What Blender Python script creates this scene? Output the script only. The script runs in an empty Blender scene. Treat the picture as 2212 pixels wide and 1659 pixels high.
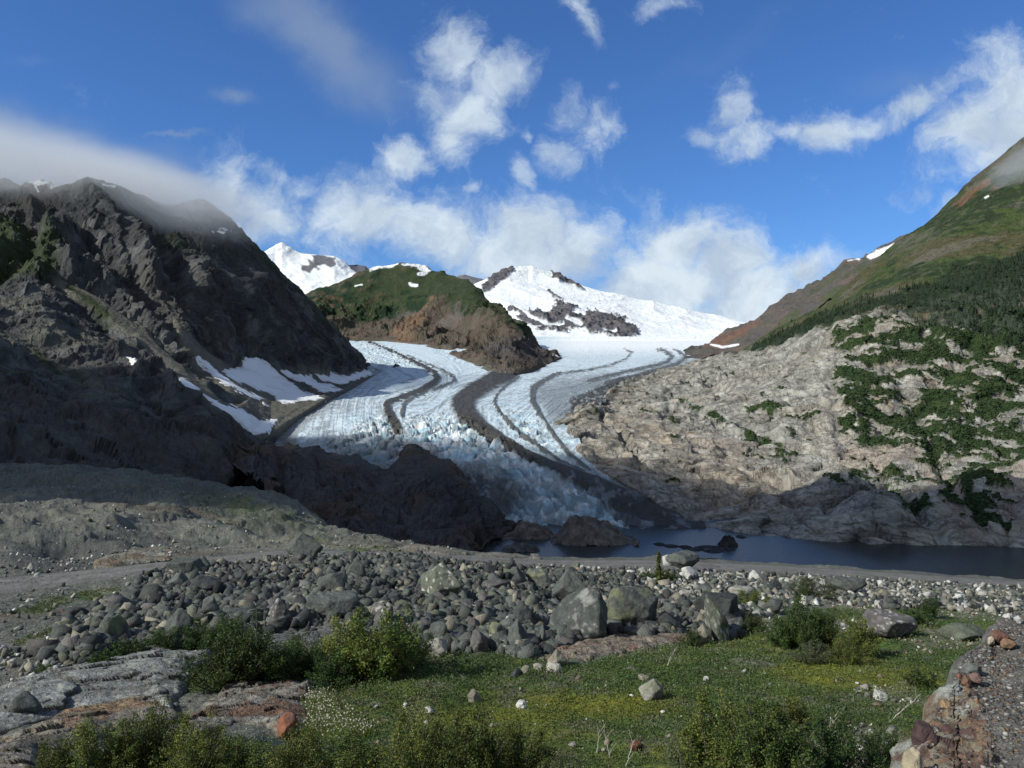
import bpy, math, random
import numpy as np
from mathutils import Vector
from mathutils.bvhtree import BVHTree
R = math.radians
rng = np.random.default_rng(7)
random.seed(7)
sc = bpy.context.scene
COL = sc.collection

# ------------------------------------------------------------------ camera
FPX, CX, CY = 1736.0, 1106.0, 829.5          # focal length and centre of the photograph in its own pixels (2212 wide)
cam = bpy.data.objects.new('camera', bpy.data.cameras.new('camera'))
COL.objects.link(cam)
cam.data.sensor_width = 36.0
cam.data.lens = 36.0 * FPX / 2212.0
cam.data.clip_start = 0.1
cam.data.clip_end = 30000.0
cam.rotation_euler = (R(90), 0, 0)
sc.camera = cam

# ------------------------------------------------------------------ light and sky
TO_SUN = Vector((-0.77, -0.40, 0.62)).normalized()
SUN_EL = math.asin(TO_SUN.z)
SUN_AZ = math.atan2(TO_SUN.x, TO_SUN.y)
sl = bpy.data.lights.new('sun', 'SUN')
sl.energy = 4.7
sl.angle = R(0.5)
sl.color = (1.0, 0.98, 0.88)
sun = bpy.data.objects.new('sun', sl)
COL.objects.link(sun)
sun.rotation_euler = (-TO_SUN).to_track_quat('-Z', 'Y').to_euler()

sc.view_settings.view_transform = 'Standard'
sc.view_settings.look = 'None'
sc.view_settings.exposure = 0.1
sc.view_settings.gamma = 1.0
sc.view_settings.use_curve_mapping = False
sc.render.engine = 'CYCLES'
sc.cycles.use_denoising = True
sc.cycles.max_bounces = 5
sc.cycles.diffuse_bounces = 2
sc.cycles.glossy_bounces = 2
sc.cycles.transmission_bounces = 2
sc.cycles.volume_bounces = 2
sc.cycles.transparent_max_bounces = 8
sc.cycles.use_adaptive_sampling = True
sc.cycles.adaptive_threshold = 0.01
sc.cycles.volume_max_steps = 64
sc.cycles.volume_step_rate = 1.0

class NT:
    """small node-tree helper"""
    def __init__(s, nt):
        s.nt = nt
    def n(s, t, **kw):
        x = s.nt.nodes.new(t)
        for k, v in kw.items():
            setattr(x, k, v)
        return x
    def put(s, sock, v):
        if v is None:
            return
        if isinstance(v, bpy.types.NodeSocket):
            s.nt.links.new(v, sock)
        else:
            if isinstance(v, (tuple, list)) and sock.type == 'RGBA' and len(v) == 3:
                v = tuple(v) + (1,)
            sock.default_value = v
    def m(s, op, a, b=None, c=None, clamp=False):
        x = s.n('ShaderNodeMath', operation=op, use_clamp=clamp)
        for i, v in enumerate((a, b, c)):
            s.put(x.inputs[i], v)
        return x.outputs[0]
    def vm(s, op, a, b=None, scale=None):
        x = s.n('ShaderNodeVectorMath', operation=op)
        s.put(x.inputs[0], a)
        if b is not None:
            s.put(x.inputs[1], b)
        if scale is not None:
            s.put(x.inputs['Scale'], scale)
        return x.outputs['Value'] if op in ('LENGTH', 'DOT_PRODUCT') else x.outputs[0]
    def noise(s, vec, scale, detail=4, rough=0.5, dist=0.0, out='Fac'):
        x = s.n('ShaderNodeTexNoise')
        s.put(x.inputs['Vector'], vec)
        x.inputs['Scale'].default_value = scale
        x.inputs['Detail'].default_value = detail
        x.inputs['Roughness'].default_value = rough
        x.inputs['Distortion'].default_value = dist
        return x.outputs[out]
    def vor(s, vec, scale, feature='F1', out='Distance', rnd=1.0):
        x = s.n('ShaderNodeTexVoronoi', feature=feature)
        s.put(x.inputs['Vector'], vec)
        x.inputs['Scale'].default_value = scale
        x.inputs['Randomness'].default_value = rnd
        return x.outputs[out]
    def ss(s, v, lo, hi, a=0.0, b=1.0, kind='SMOOTHSTEP'):
        x = s.n('ShaderNodeMapRange', interpolation_type=kind)
        s.put(x.inputs[0], v)
        for i, q in enumerate((lo, hi, a, b)):
            s.put(x.inputs[1 + i], q)
        return x.outputs[0]
    def mix(s, f, a, b, blend='MIX'):
        x = s.n('ShaderNodeMix', data_type='RGBA', blend_type=blend)
        s.put(x.inputs[0], f)
        s.put(x.inputs[6], a)
        s.put(x.inputs[7], b)
        return x.outputs[2]

world = bpy.data.worlds.new('World')
sc.world = world
world.use_nodes = True
def build_world():
    nt = world.node_tree
    nt.nodes.clear()
    N = NT(nt)
    out = N.n('ShaderNodeOutputWorld')
    bg = N.n('ShaderNodeBackground')
    bg.inputs[1].default_value = 0.10
    sky = N.n('ShaderNodeTexSky', sky_type='NISHITA')
    sky.sun_disc = False
    sky.sun_elevation = SUN_EL
    sky.sun_rotation = SUN_AZ
    sky.altitude = 400
    sky.air_density = 1.0
    sky.dust_density = 0.4
    sky.ozone_density = 2.5
    tc = N.n('ShaderNodeTexCoord')
    d = tc.outputs['Generated']
    sp = N.n('ShaderNodeSeparateXYZ')
    N.put(sp.inputs[0], d)
    y = N.m('MAXIMUM', sp.outputs[1], 0.05)
    u = N.m('DIVIDE', sp.outputs[0], y)
    v = N.m('DIVIDE', sp.outputs[2], y)
    cb = N.n('ShaderNodeCombineXYZ')
    N.put(cb.inputs[0], u)
    N.put(cb.inputs[1], v)
    uv = cb.outputs[0]
    # ragged edges
    w1 = N.noise(uv, 9.0, 5, 0.6, out='Color')
    w1 = N.vm('SCALE', N.vm('SUBTRACT', w1, (0.5, 0.5, 0.5)), scale=0.085)
    uvw = N.vm('ADD', uv, w1)
    sp2 = N.n('ShaderNodeSeparateXYZ')
    N.put(sp2.inputs[0], uvw)
    U, V = sp2.outputs[0], sp2.outputs[1]
    def blobs(lst):
        tot = None
        for (px, py, rx, ry, ang, s) in lst:
            cu, cv = (px - CX) / FPX, (CY - py) / FPX
            ca, sa = math.cos(R(ang)), math.sin(R(ang))
            du = N.m('SUBTRACT', U, cu)
            dv = N.m('SUBTRACT', V, cv)
            rx, ry = rx * 1.12, ry * 1.15
            a = N.m('MULTIPLY_ADD', du, ca * FPX / rx, N.m('MULTIPLY', dv, sa * FPX / rx))
            b = N.m('MULTIPLY_ADD', dv, ca * FPX / ry, N.m('MULTIPLY', du, -sa * FPX / ry))
            q = N.m('MULTIPLY_ADD', a, a, N.m('MULTIPLY', b, b))
            g = N.m('MULTIPLY', N.m('EXPONENT', N.m('MULTIPLY', q, -0.7)), s)
            tot = g if tot is None else N.m('MAXIMUM', tot, g)
        return tot
    puffs = [(985,130,65,60,0,.95),(1060,168,80,50,0,.9),(1005,225,80,60,0,.92),(940,215,50,60,0,.72),(985,300,42,45,0,.9),(888,340,52,28,0,.9),
        (1275,270,62,42,25,.72),(1230,245,40,45,0,.6),(1202,332,42,38,-30,.8),(1130,375,20,32,20,.75),(1116,160,26,26,0,.7),(1145,285,16,20,0,.6),
        (1262,25,28,70,15,.72),(1435,2,60,20,0,.6),(1330,178,16,14,0,.5),
        (1570,245,42,48,0,.85),(1600,310,72,40,0,.82),(1525,300,35,30,0,.66),(1700,278,48,30,0,.8),(1790,285,80,38,0,.9),(1870,275,80,28,22,.9),
        (1960,238,85,28,25,.9),(2160,120,40,55,-30,.9),(2190,210,85,90,0,1.1),(2100,280,100,55,20,1.1),(2210,290,130,70,0,1.2),(2130,325,70,30,30,1.0),
        (505,395,40,50,0,.86),(560,430,80,50,0,.95),(600,480,75,60,0,.92),(620,380,80,30,-25,.62),(540,345,30,14,0,.5),(500,500,60,60,0,.7),
        (740,455,52,70,0,1.0),(800,465,100,62,-8,1.15),(885,490,90,60,-20,1.1),(960,520,85,60,-10,1.15),(960,560,60,30,0,.9),(770,385,40,18,20,.65),
        (700,500,40,60,0,.7),(1060,560,65,55,0,1.1),(1010,420,20,14,20,.5),
        (1150,515,120,66,0,1.25),(1215,560,80,75,0,1.2),(1120,570,130,60,0,1.25),(1190,442,26,16,0,.7),(1310,480,30,40,0,.5),
        (1470,530,90,62,0,1.2),(1560,575,85,60,0,1.2),(1470,615,150,66,0,1.3),(1640,630,120,50,0,1.15),(1740,600,90,48,0,.95),(1390,650,120,50,0,1.2),
        (1600,680,170,36,0,1.2),(1340,560,50,30,0,.7),(1800,560,120,18,3,.42),(1700,530,150,10,3,.36),(1940,410,60,16,8,.45),(2060,440,40,40,20,.5)]
    thin = [(700,85,190,62,-38,.8),(620,20,120,60,-20,.7),(820,190,60,30,-40,.6),(505,225,42,20,-5,.66),(375,290,60,7,-8,.55),(0,225,200,26,-3,.3),
        (100,330,420,60,-14,.8),(0,290,240,60,-12,.9),(330,390,240,46,-10,.8),(100,420,300,70,0,.9),(1560,95,200,30,30,.25),(1960,180,120,40,10,.36),(60,120,60,14,5,.3)]
    # puffy clouds: eroded by fractal noise
    F = blobs(puffs)
    fb = N.noise(uvw, 12.0, 10, 0.66, 0.5)
    fb2 = N.noise(uvw, 42.0, 7, 0.7, 0.2)
    e = N.m('ADD', N.m('MULTIPLY', N.m('SUBTRACT', fb, 0.5), 1.7), N.m('MULTIPLY', N.m('SUBTRACT', fb2, 0.5), 0.42))
    dens = N.ss(N.m('ADD', F, e), 0.18, 1.10)
    T = blobs(thin)
    tn = N.noise(uv, 6.0, 5, 0.5, 0.6)
    dthin = N.m('MULTIPLY', N.ss(N.m('MULTIPLY_ADD', N.m('SUBTRACT', tn, 0.5), 0.30, T), 0.10, 0.95), 0.62)
    # body shading of a cloud: brighter heads, greyer undersides
    sh = N.noise(uvw, 11.0, 6, 0.6, 0.4)
    below = N.ss(V, 0.0, 0.34)
    sh = N.ss(sh, 0.33, 0.62)
    ccol = N.mix(sh, (4.3, 5.3, 6.6), (6.9, 7.9, 8.7))
    ccol = N.mix(N.m('MULTIPLY', below, 0.35), ccol, (4.6, 5.7, 7.0))
    tint = N.mix(1.0, sky.outputs[0], (0.47, 0.78, 1.22), 'MULTIPLY')
    c1 = N.mix(dthin, tint, (2.7, 3.5, 4.8))
    c2 = N.mix(dens, c1, ccol)
    # unseen broken cloud, added behind and above the camera to neutralise the blue fill
    gn = N.noise(d, 2.6, 7, 0.6, 0.4)
    gd_ = N.m('MULTIPLY', N.ss(gn, 0.40, 0.58), N.m('MULTIPLY', N.ss(sp.outputs[1], 0.62, 0.40), N.ss(sp.outputs[2], 0.0, 0.12)))
    gc = N.mix(N.ss(gn, 0.45, 0.75), (3.9, 4.2, 4.1), (2.5, 2.7, 2.7))
    c2 = N.mix(gd_, c2, gc)
    N.put(bg.inputs[0], c2)
    nt.links.new(bg.outputs[0], out.inputs[0])
build_world()

# ------------------------------------------------------------------ numeric noise
_perm = np.concatenate([rng.permutation(256)] * 3).astype(np.int32)
_g = rng.normal(size=(256, 3)).astype(np.float32)
_g /= np.linalg.norm(_g, axis=1)[:, None]
def perlin(P):
    P = np.asarray(P, np.float32)
    sh = P.shape[:-1]
    P = P.reshape(-1, 3)
    out = np.empty(len(P), np.float32)
    for a in range(0, len(P), 200000):
        Q = P[a:a + 200000]
        I = np.floor(Q).astype(np.int64)
        F = (Q - I).astype(np.float32)
        I = (I & 255).astype(np.int32)
        W = F * F * F * (F * (F * 6 - 15) + 10)
        r = 0
        for dx in (0, 1):
            wx = W[:, 0] if dx else 1 - W[:, 0]
            hx = _perm[(I[:, 0] + dx) & 255]
            for dy in (0, 1):
                wy = W[:, 1] if dy else 1 - W[:, 1]
                hy = _perm[hx + ((I[:, 1] + dy) & 255)]
                for dz in (0, 1):
                    wz = W[:, 2] if dz else 1 - W[:, 2]
                    g = _g[_perm[hy + ((I[:, 2] + dz) & 255)]]
                    r = r + wx * wy * wz * (g[:, 0] * (F[:, 0] - dx) + g[:, 1] * (F[:, 1] - dy) + g[:, 2] * (F[:, 2] - dz))
        out[a:a + 200000] = r
    return out.reshape(sh) * 1.5
def fbm(P, scale, octaves=5, gain=0.5, lac=2.03, off=0.0):
    P = np.asarray(P, np.float32) / scale + off
    t, a = 0, 1.0
    for _ in range(octaves):
        t = t + a * perlin(P)
        P = P * lac + 17.3
        a *= gain
    return t
def ridged(P, scale, octaves=5, gain=0.5, lac=2.1, off=0.0):
    P = np.asarray(P, np.float32) / scale + off
    t, a, w = 0, 1.0, 1.0
    for _ in range(octaves):
        r = 1 - np.abs(perlin(P)) * 1.6
        r = np.clip(r, 0, 1) ** 2 * w
        t = t + a * r
        w = np.clip(r * 1.8, 0.15, 1)
        P = P * lac + 11.7
        a *= gain
    return t - t.mean() + 0.8
def worley(P, scale, off=0.0):
    """F1, F2 and the offset from the nearest cell point with that cell's random vector"""
    P = np.asarray(P, np.float32) / scale + off
    sh = P.shape[:-1]
    P = P.reshape(-1, 3)
    n = len(P)
    f1 = np.full(n, 9, np.float32); f2 = np.full(n, 9, np.float32)
    rel = np.zeros((n, 3), np.float32); cid = np.zeros(n, np.int32)
    I = np.floor(P).astype(np.int32)
    for dx in (-1, 0, 1):
        for dy in (-1, 0, 1):
            for dz in (-1, 0, 1):
                C = I + np.array((dx, dy, dz), np.int32)
                h = _perm[_perm[_perm[C[:, 0] & 255] + (C[:, 1] & 255)] + (C[:, 2] & 255)]
                pt = C + (_g[h] * 0.45 + 0.5)
                q = P - pt
                d = (q * q).sum(1)
                new = d < f1
                f2 = np.where(new, f1, np.minimum(f2, d))
                f1 = np.where(new, d, f1)
                rel[new] = q[new]
                cid[new] = h[new]
    rv = _g[(cid * 7 + 13) & 255]
    return np.sqrt(f1).reshape(sh), np.sqrt(f2).reshape(sh), (rel * rv).sum(1).reshape(sh), rv[:, 0].reshape(sh)
def facets(P, scale, off=0.0, aniso=(1, 1, 1)):
    f1, f2, t, rv = worley(np.asarray(P) * np.array(aniso), scale, off)
    return t + rv * 0.35, np.clip((f2 - f1) * 5, 0, 1)
def sstep(x, a, b):
    t = np.clip((x - a) / (b - a), 0, 1)
    return t * t * (3 - 2 * t)
def lerp(a, b, t):
    return a + (b - a) * t
def cmix(c, col, m):
    return c + (np.asarray(col, np.float32) - c) * m[..., None]

# ------------------------------------------------------------------ photograph <-> place
def unproj(px, py, d):
    px, py, d = np.broadcast_arrays(np.asarray(px, np.float64), py, d)
    return np.stack([(px - CX) / FPX * d, d, (CY - py) / FPX * d], -1)
def proj(P):
    return CX + FPX * P[..., 0] / P[..., 1], CY - FPX * P[..., 2] / P[..., 1]
def pdist(px, py, pts):
    """signed distance to a polyline and position along it (0..n-1)"""
    best = np.full(px.shape, 1e9, np.float32); sgn = np.zeros(px.shape, np.float32); par = np.zeros(px.shape, np.float32)
    for i in range(len(pts) - 1):
        ax, ay = pts[i][:2]; bx, by = pts[i + 1][:2]
        ex, ey = bx - ax, by - ay
        t = np.clip(((px - ax) * ex + (py - ay) * ey) / (ex * ex + ey * ey + 1e-9), 0, 1)
        dx, dy = px - (ax + t * ex), py - (ay + t * ey)
        d = np.hypot(dx, dy)
        m = d < best
        best = np.where(m, d, best)
        sgn = np.where(m, np.sign(ex * dy - ey * dx), sgn)
        par = np.where(m, i + t, par)
    return best, sgn, par
def band(px, py, pts, soft=0.5, jit=0):
    """1 inside a band whose half width is each point's third number"""
    d, s, t = pdist(px, py, pts)
    w = np.interp(t, np.arange(len(pts)), [p[2] for p in pts])
    return 1 - sstep((d + jit) / np.maximum(w, .1), 1 - soft, 1 + soft)
def inpoly(px, py, pts):
    ins = np.zeros(px.shape, bool)
    n = len(pts)
    for i in range(n):
        x1, y1 = pts[i][:2]; x2, y2 = pts[(i + 1) % n][:2]
        if y1 == y2:
            continue
        c = ((y1 > py) != (y2 > py)) & (px < (x2 - x1) * (py - y1) / (y2 - y1) + x1)
        ins ^= c
    return ins
def pmask(px, py, pts, soft=6, jit=0):
    d = pdist(px, py, list(pts) + [pts[0]])[0]
    d = np.where(inpoly(px, py, pts), d, -d) + jit
    return sstep(d, -soft, soft)

# ------------------------------------------------------------------ meshes
def tag(o, label=None, cat=None, group=None, kind=None):
    if label: o['label'] = label
    if cat: o['category'] = cat
    if group: o['group'] = group
    if kind: o['kind'] = kind
    return o
def mesh(name, V, F, mats, col=None, smooth=True, fm=None, extra=None):
    V = np.asarray(V, np.float32).reshape(-1, 3)
    F = np.asarray(F, np.int32)
    k = F.shape[1]
    me = bpy.data.meshes.new(name)
    me.vertices.add(len(V)); me.vertices.foreach_set('co', V.ravel())
    me.loops.add(F.size); me.loops.foreach_set('vertex_index', F.ravel())
    me.polygons.add(len(F))
    me.polygons.foreach_set('loop_start', np.arange(0, F.size, k, dtype=np.int32))
    me.polygons.foreach_set('loop_total', np.full(len(F), k, np.int32))
    if smooth:
        me.polygons.foreach_set('use_smooth', np.ones(len(F), bool))
    if fm is not None:
        me.polygons.foreach_set('material_index', np.asarray(fm, np.int32))
    for m in (mats if isinstance(mats, (list, tuple)) else [mats]):
        me.materials.append(m)
    if col is not None:
        a = me.attributes.new('Col', 'FLOAT_COLOR', 'POINT')
        c = np.ones((len(V), 4), np.float32); c[:, :3] = np.clip(np.asarray(col).reshape(-1, 3), 0.003, 1)
        a.data.foreach_set('color', c.ravel())
    for k2, v in (extra or {}).items():
        a = me.attributes.new(k2, 'FLOAT', 'POINT')
        a.data.foreach_set('value', np.asarray(v, np.float32).ravel())
    me.update(calc_edges=True)
    return me
def link(name, me, parent=None):
    o = bpy.data.objects.new(name, me)
    COL.objects.link(o)
    if parent is not None:
        o.parent = parent
    return o
def gridfaces(nr, nc, flip=False):
    i = np.arange(nr * nc).reshape(nr, nc)
    a, b, c, d = i[:-1, :-1], i[:-1, 1:], i[1:, 1:], i[1:, :-1]
    q = np.stack([a, b, c, d], -1).reshape(-1, 4)
    return q[:, ::-1] if flip else q
def bl(a, n):
    """box blur along columns"""
    if n < 2: return a
    k = np.ones(n) / n
    p = np.pad(a, ((0, 0), (n, n)), mode='edge')
    return np.stack([np.convolve(r, k, mode='same') for r in p])[:, n:-n]
def loft(rows, x0, x1, nc, ns, back=(), smooth=0, ysmooth=0):
    """columns at fixed px; each row is a list of (px, py, depth); returns the grid of points"""
    xs = np.linspace(x0, x1, nc)
    Y = np.stack([np.interp(xs, [p[0] for p in r], [p[1] for p in r]) for r in rows])
    D = np.log(np.stack([np.interp(xs, [p[0] for p in r], [p[2] for p in r]) for r in rows]))
    D = bl(D, smooth)
    if ysmooth: Y = bl(Y, ysmooth)
    K = len(rows)
    ns = ns if isinstance(ns, (list, tuple)) else [ns] * (K - 1)
    t = np.concatenate([np.arange(n) / n + i for i, n in enumerate(ns)] + [[K - 1.0]])
    def ev(A):
        S = A[1:] - A[:-1]
        M = np.zeros_like(A)
        M[0], M[-1] = S[0], S[-1]
        for i in range(1, K - 1):
            same = S[i - 1] * S[i] > 0
            M[i] = np.where(same, 2 * S[i - 1] * S[i] / np.where(same, S[i - 1] + S[i], 1), 0)
        i = np.minimum(t.astype(int), K - 2); f = (t - i)[:, None]
        return ((2*f**3 - 3*f**2 + 1) * A[i] + (f**3 - 2*f**2 + f) * M[i] + (-2*f**3 + 3*f**2) * A[i+1] + (f**3 - f**2) * M[i+1])
    P = unproj(xs[None, :], ev(Y), np.exp(ev(D)))
    nb = 0
    for (dy, dz, n) in back:
        last = P[-1]
        f = (np.arange(1, n + 1) / n)[:, None, None]
        P = np.concatenate([P, last[None] + f * np.array((0, dy, 0)) + (f ** 1.4) * np.array((0, 0, dz))])
    return P, t
def normals(P):
    du = np.gradient(P, axis=1); dv = np.gradient(P, axis=0)
    n = np.cross(du, dv)
    n /= np.linalg.norm(n, axis=-1)[..., None] + 1e-9
    return n

# ------------------------------------------------------------------ materials
def terrain_mat(name, size, bump=0.6, contrast=0.45, rough=0.95, crack=0.0, spec=0.2, coord='world', rndcol=0.0, base=None, streak=None):
    m = bpy.data.materials.new(name); m.use_nodes = True
    nt = m.node_tree; nt.nodes.clear(); N = NT(nt)
    out = N.n('ShaderNodeOutputMaterial'); b = N.n('ShaderNodeBsdfPrincipled')
    nt.links.new(b.outputs[0], out.inputs[0])
    b.inputs['Roughness'].default_value = rough
    b.inputs['Specular IOR Level'].default_value = spec
    if coord == 'world':
        p = N.n('ShaderNodeNewGeometry').outputs['Position']
    else:
        p = N.n('ShaderNodeTexCoord').outputs['Object']
        oi = N.n('ShaderNodeObjectInfo')
        p = N.vm('ADD', p, N.vm('SCALE', (1, 1, 1), scale=N.m('MULTIPLY', oi.outputs['Random'], 37.0)))
    if streak:
        p2 = N.vm('MULTIPLY', p, streak)
    else:
        p2 = p
    if base is None:
        at = N.n('ShaderNodeAttribute'); at.attribute_name = 'Col'
        c = at.outputs['Color']
    else:
        c = base
    n1 = N.noise(p2, 1.0 / size, 8, 0.62, 0.4)
    n2 = N.noise(p, 1.0 / (size * 7), 4, 0.55)
    k = N.m('ADD', N.m('MULTIPLY', N.m('SUBTRACT', n1, 0.5), contrast * 2.4), N.m('MULTIPLY', N.m('SUBTRACT', n2, 0.5), contrast))
    k = N.m('ADD', k, 1.0)
    if crack:
        mp = N.n('ShaderNodeMapping'); mp.inputs['Rotation'].default_value = (0, R(24), 0); mp.inputs['Scale'].default_value = (.45, .6, 1.5)
        N.put(mp.inputs[0], p)
        v1 = N.m('ABSOLUTE', N.m('SUBTRACT', N.noise(mp.outputs[0], 0.16 / size, 7, 0.6, .3), .5))
        v2 = N.m('ABSOLUTE', N.m('SUBTRACT', N.noise(N.vm('MULTIPLY', p, (1.6, 1, .6)), 0.13 / size, 7, 0.6, .3), .5))
        cr = N.m('MULTIPLY', N.ss(v1, 0.0, 0.022), N.ss(v2, 0.0, 0.016))
        k = N.m('MULTIPLY', k, N.m('MULTIPLY_ADD', cr, crack, 1 - crack))
    if rndcol:
        oi = N.n('ShaderNodeObjectInfo')
        k = N.m('MULTIPLY', k, N.m('MULTIPLY_ADD', oi.outputs['Random'], rndcol, 1 - rndcol * 0.5))
    k = N.m('MAXIMUM', k, 0.15)
    cc = N.vm('SCALE', c, scale=k)
    hs = N.n('ShaderNodeHueSaturation')
    N.put(hs.inputs['Hue'], N.ss(N.noise(p, 0.35 / size, 3, 0.5), 0.3, 0.7, 0.485, 0.515, 'LINEAR'))
    N.put(hs.inputs['Color'], cc)
    N.put(b.inputs['Base Color'], hs.outputs[0])
    bp = N.n('ShaderNodeBump')
    bp.inputs['Strength'].default_value = bump
    bp.inputs['Distance'].default_value = size
    h = N.m('ADD', N.m('MULTIPLY', n1, 1.0), N.m('MULTIPLY', n2, 1.5))
    if crack:
        h = N.m('MULTIPLY_ADD', cr, 0.25, h)
    N.put(bp.inputs['Height'], h)
    N.put(b.inputs['Normal'], bp.outputs[0])
    return m
M_far = terrain_mat('far_rock', 14.0, 0.7, 0.35)
M_cliff = terrain_mat('cliff_rock', 4.5, 1.0, 0.55, streak=(1, 1, 0.6))
M_pale = terrain_mat('pale_rock', 3.0, 0.75, 0.34, crack=0.45)
M_ice = terrain_mat('glacier_ice', 3.5, 0.8, 0.16, rough=0.6, spec=0.3)
M_snow = terrain_mat('snow', 6.0, 0.25, 0.03, rough=0.7, spec=0.25)
M_gravel = terrain_mat('gravel', 0.35, 1.0, 0.7)

def water_mat():
    m = bpy.data.materials.new('lake_water'); m.use_nodes = True
    nt = m.node_tree; nt.nodes.clear(); N = NT(nt)
    out = N.n('ShaderNodeOutputMaterial'); b = N.n('ShaderNodeBsdfPrincipled')
    nt.links.new(b.outputs[0], out.inputs[0])
    p = N.n('ShaderNodeNewGeometry').outputs['Position']
    n = N.noise(p, 0.012, 4, 0.5, 0.5)
    N.put(b.inputs['Base Color'], N.mix(N.ss(n, .35, .65), (0.030, 0.035, 0.036), (0.044, 0.050, 0.050)))
    b.inputs['Roughness'].default_value = 0.22; b.inputs['Specular IOR Level'].default_value = 0.2
    b.inputs['IOR'].default_value = 1.333
    bp = N.n('ShaderNodeBump'); bp.inputs['Strength'].default_value = 0.45; bp.inputs['Distance'].default_value = 0.6
    N.put(bp.inputs['Height'], N.noise(N.vm('MULTIPLY', p, (1, 0.35, 1)), 0.55, 5, 0.6))
    N.put(b.inputs['Normal'], bp.outputs[0])
    return m
M_water = water_mat()

# ------------------------------------------------------------------ the setting, far to near
LAKE_Z = -100.0
def struct(name, P, mats, col, **kw):
    me = mesh(name, P.reshape(-1, 3), gridfaces(P.shape[0], P.shape[1]), mats, col=col, **kw)
    o = link(name, me)
    o['kind'] = 'structure'
    return o

def build_far_peaks():
    rows = [[(450, 760, 4800), (900, 720, 4800), (1500, 740, 4700)],
            [(450, 680, 5200), (700, 660, 5200), (760, 640, 5300), (900, 650, 5400), (1500, 720, 5300)],
            [(450, 600, 5800), (540, 560, 5800), (570, 545, 5800), (596, 533, 5900), (608, 527, 5900), (622, 535, 5900), (650, 545, 5900), (672, 548, 5900), (692, 552, 5900),
             (722, 553, 5900), (744, 566, 5900), (752, 572, 5900), (772, 570, 6000), (790, 571, 6000), (806, 584, 6000), (850, 620, 6000), (960, 612, 6300), (1000, 597, 6300), (1040, 601, 6300), (1080, 615, 6300), (1120, 640, 6300), (1500, 690, 6000)]]
    P, t = loft(rows, 450, 1300, 420, [60, 90], back=[(1500, -900, 8)])
    n = normals(P)
    h = ridged(P, 420, 6) - 0.8
    P = P + n * (h * 20 * sstep(np.r_[t, np.full(8, 2.0)], 0.0, 0.6)[:, None])[..., None]
    px, py = proj(P)
    j = fbm(P, 120, 5) * 9
    rock = np.maximum.reduce([pmask(px, py, [(672, 551), (692, 550), (712, 556), (722, 560), (726, 572), (716, 580), (700, 574), (684, 572), (676, 562)], 2, j * .6),
                              pmask(px, py, [(748, 568), (770, 567), (795, 570), (812, 590), (770, 592), (756, 582)], 2, j * .5),
                              pmask(px, py, [(652, 572), (676, 578), (668, 588), (650, 584)], 2, j * .6),
                              pmask(px, py, [(660, 552), (674, 566), (688, 580), (670, 574)], 2, j * .5),
                              pmask(px, py, [(590, 540), (606, 530), (640, 548), (600, 550)], 2, j - 6) * .5,
                              pmask(px, py, [(980, 590), (1060, 596), (1100, 640), (1000, 625)], 3, j * .5)])
    c = np.broadcast_to(np.array((0.80, 0.83, 0.86), np.float32), P.shape)
    c = cmix(c, (0.13, 0.13, 0.15), rock)
    struct('far_snow_mountains', P, M_far_snow, c)
M_far_snow = terrain_mat('far_snow', 26.0, 0.35, 0.12, rough=0.8)

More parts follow.
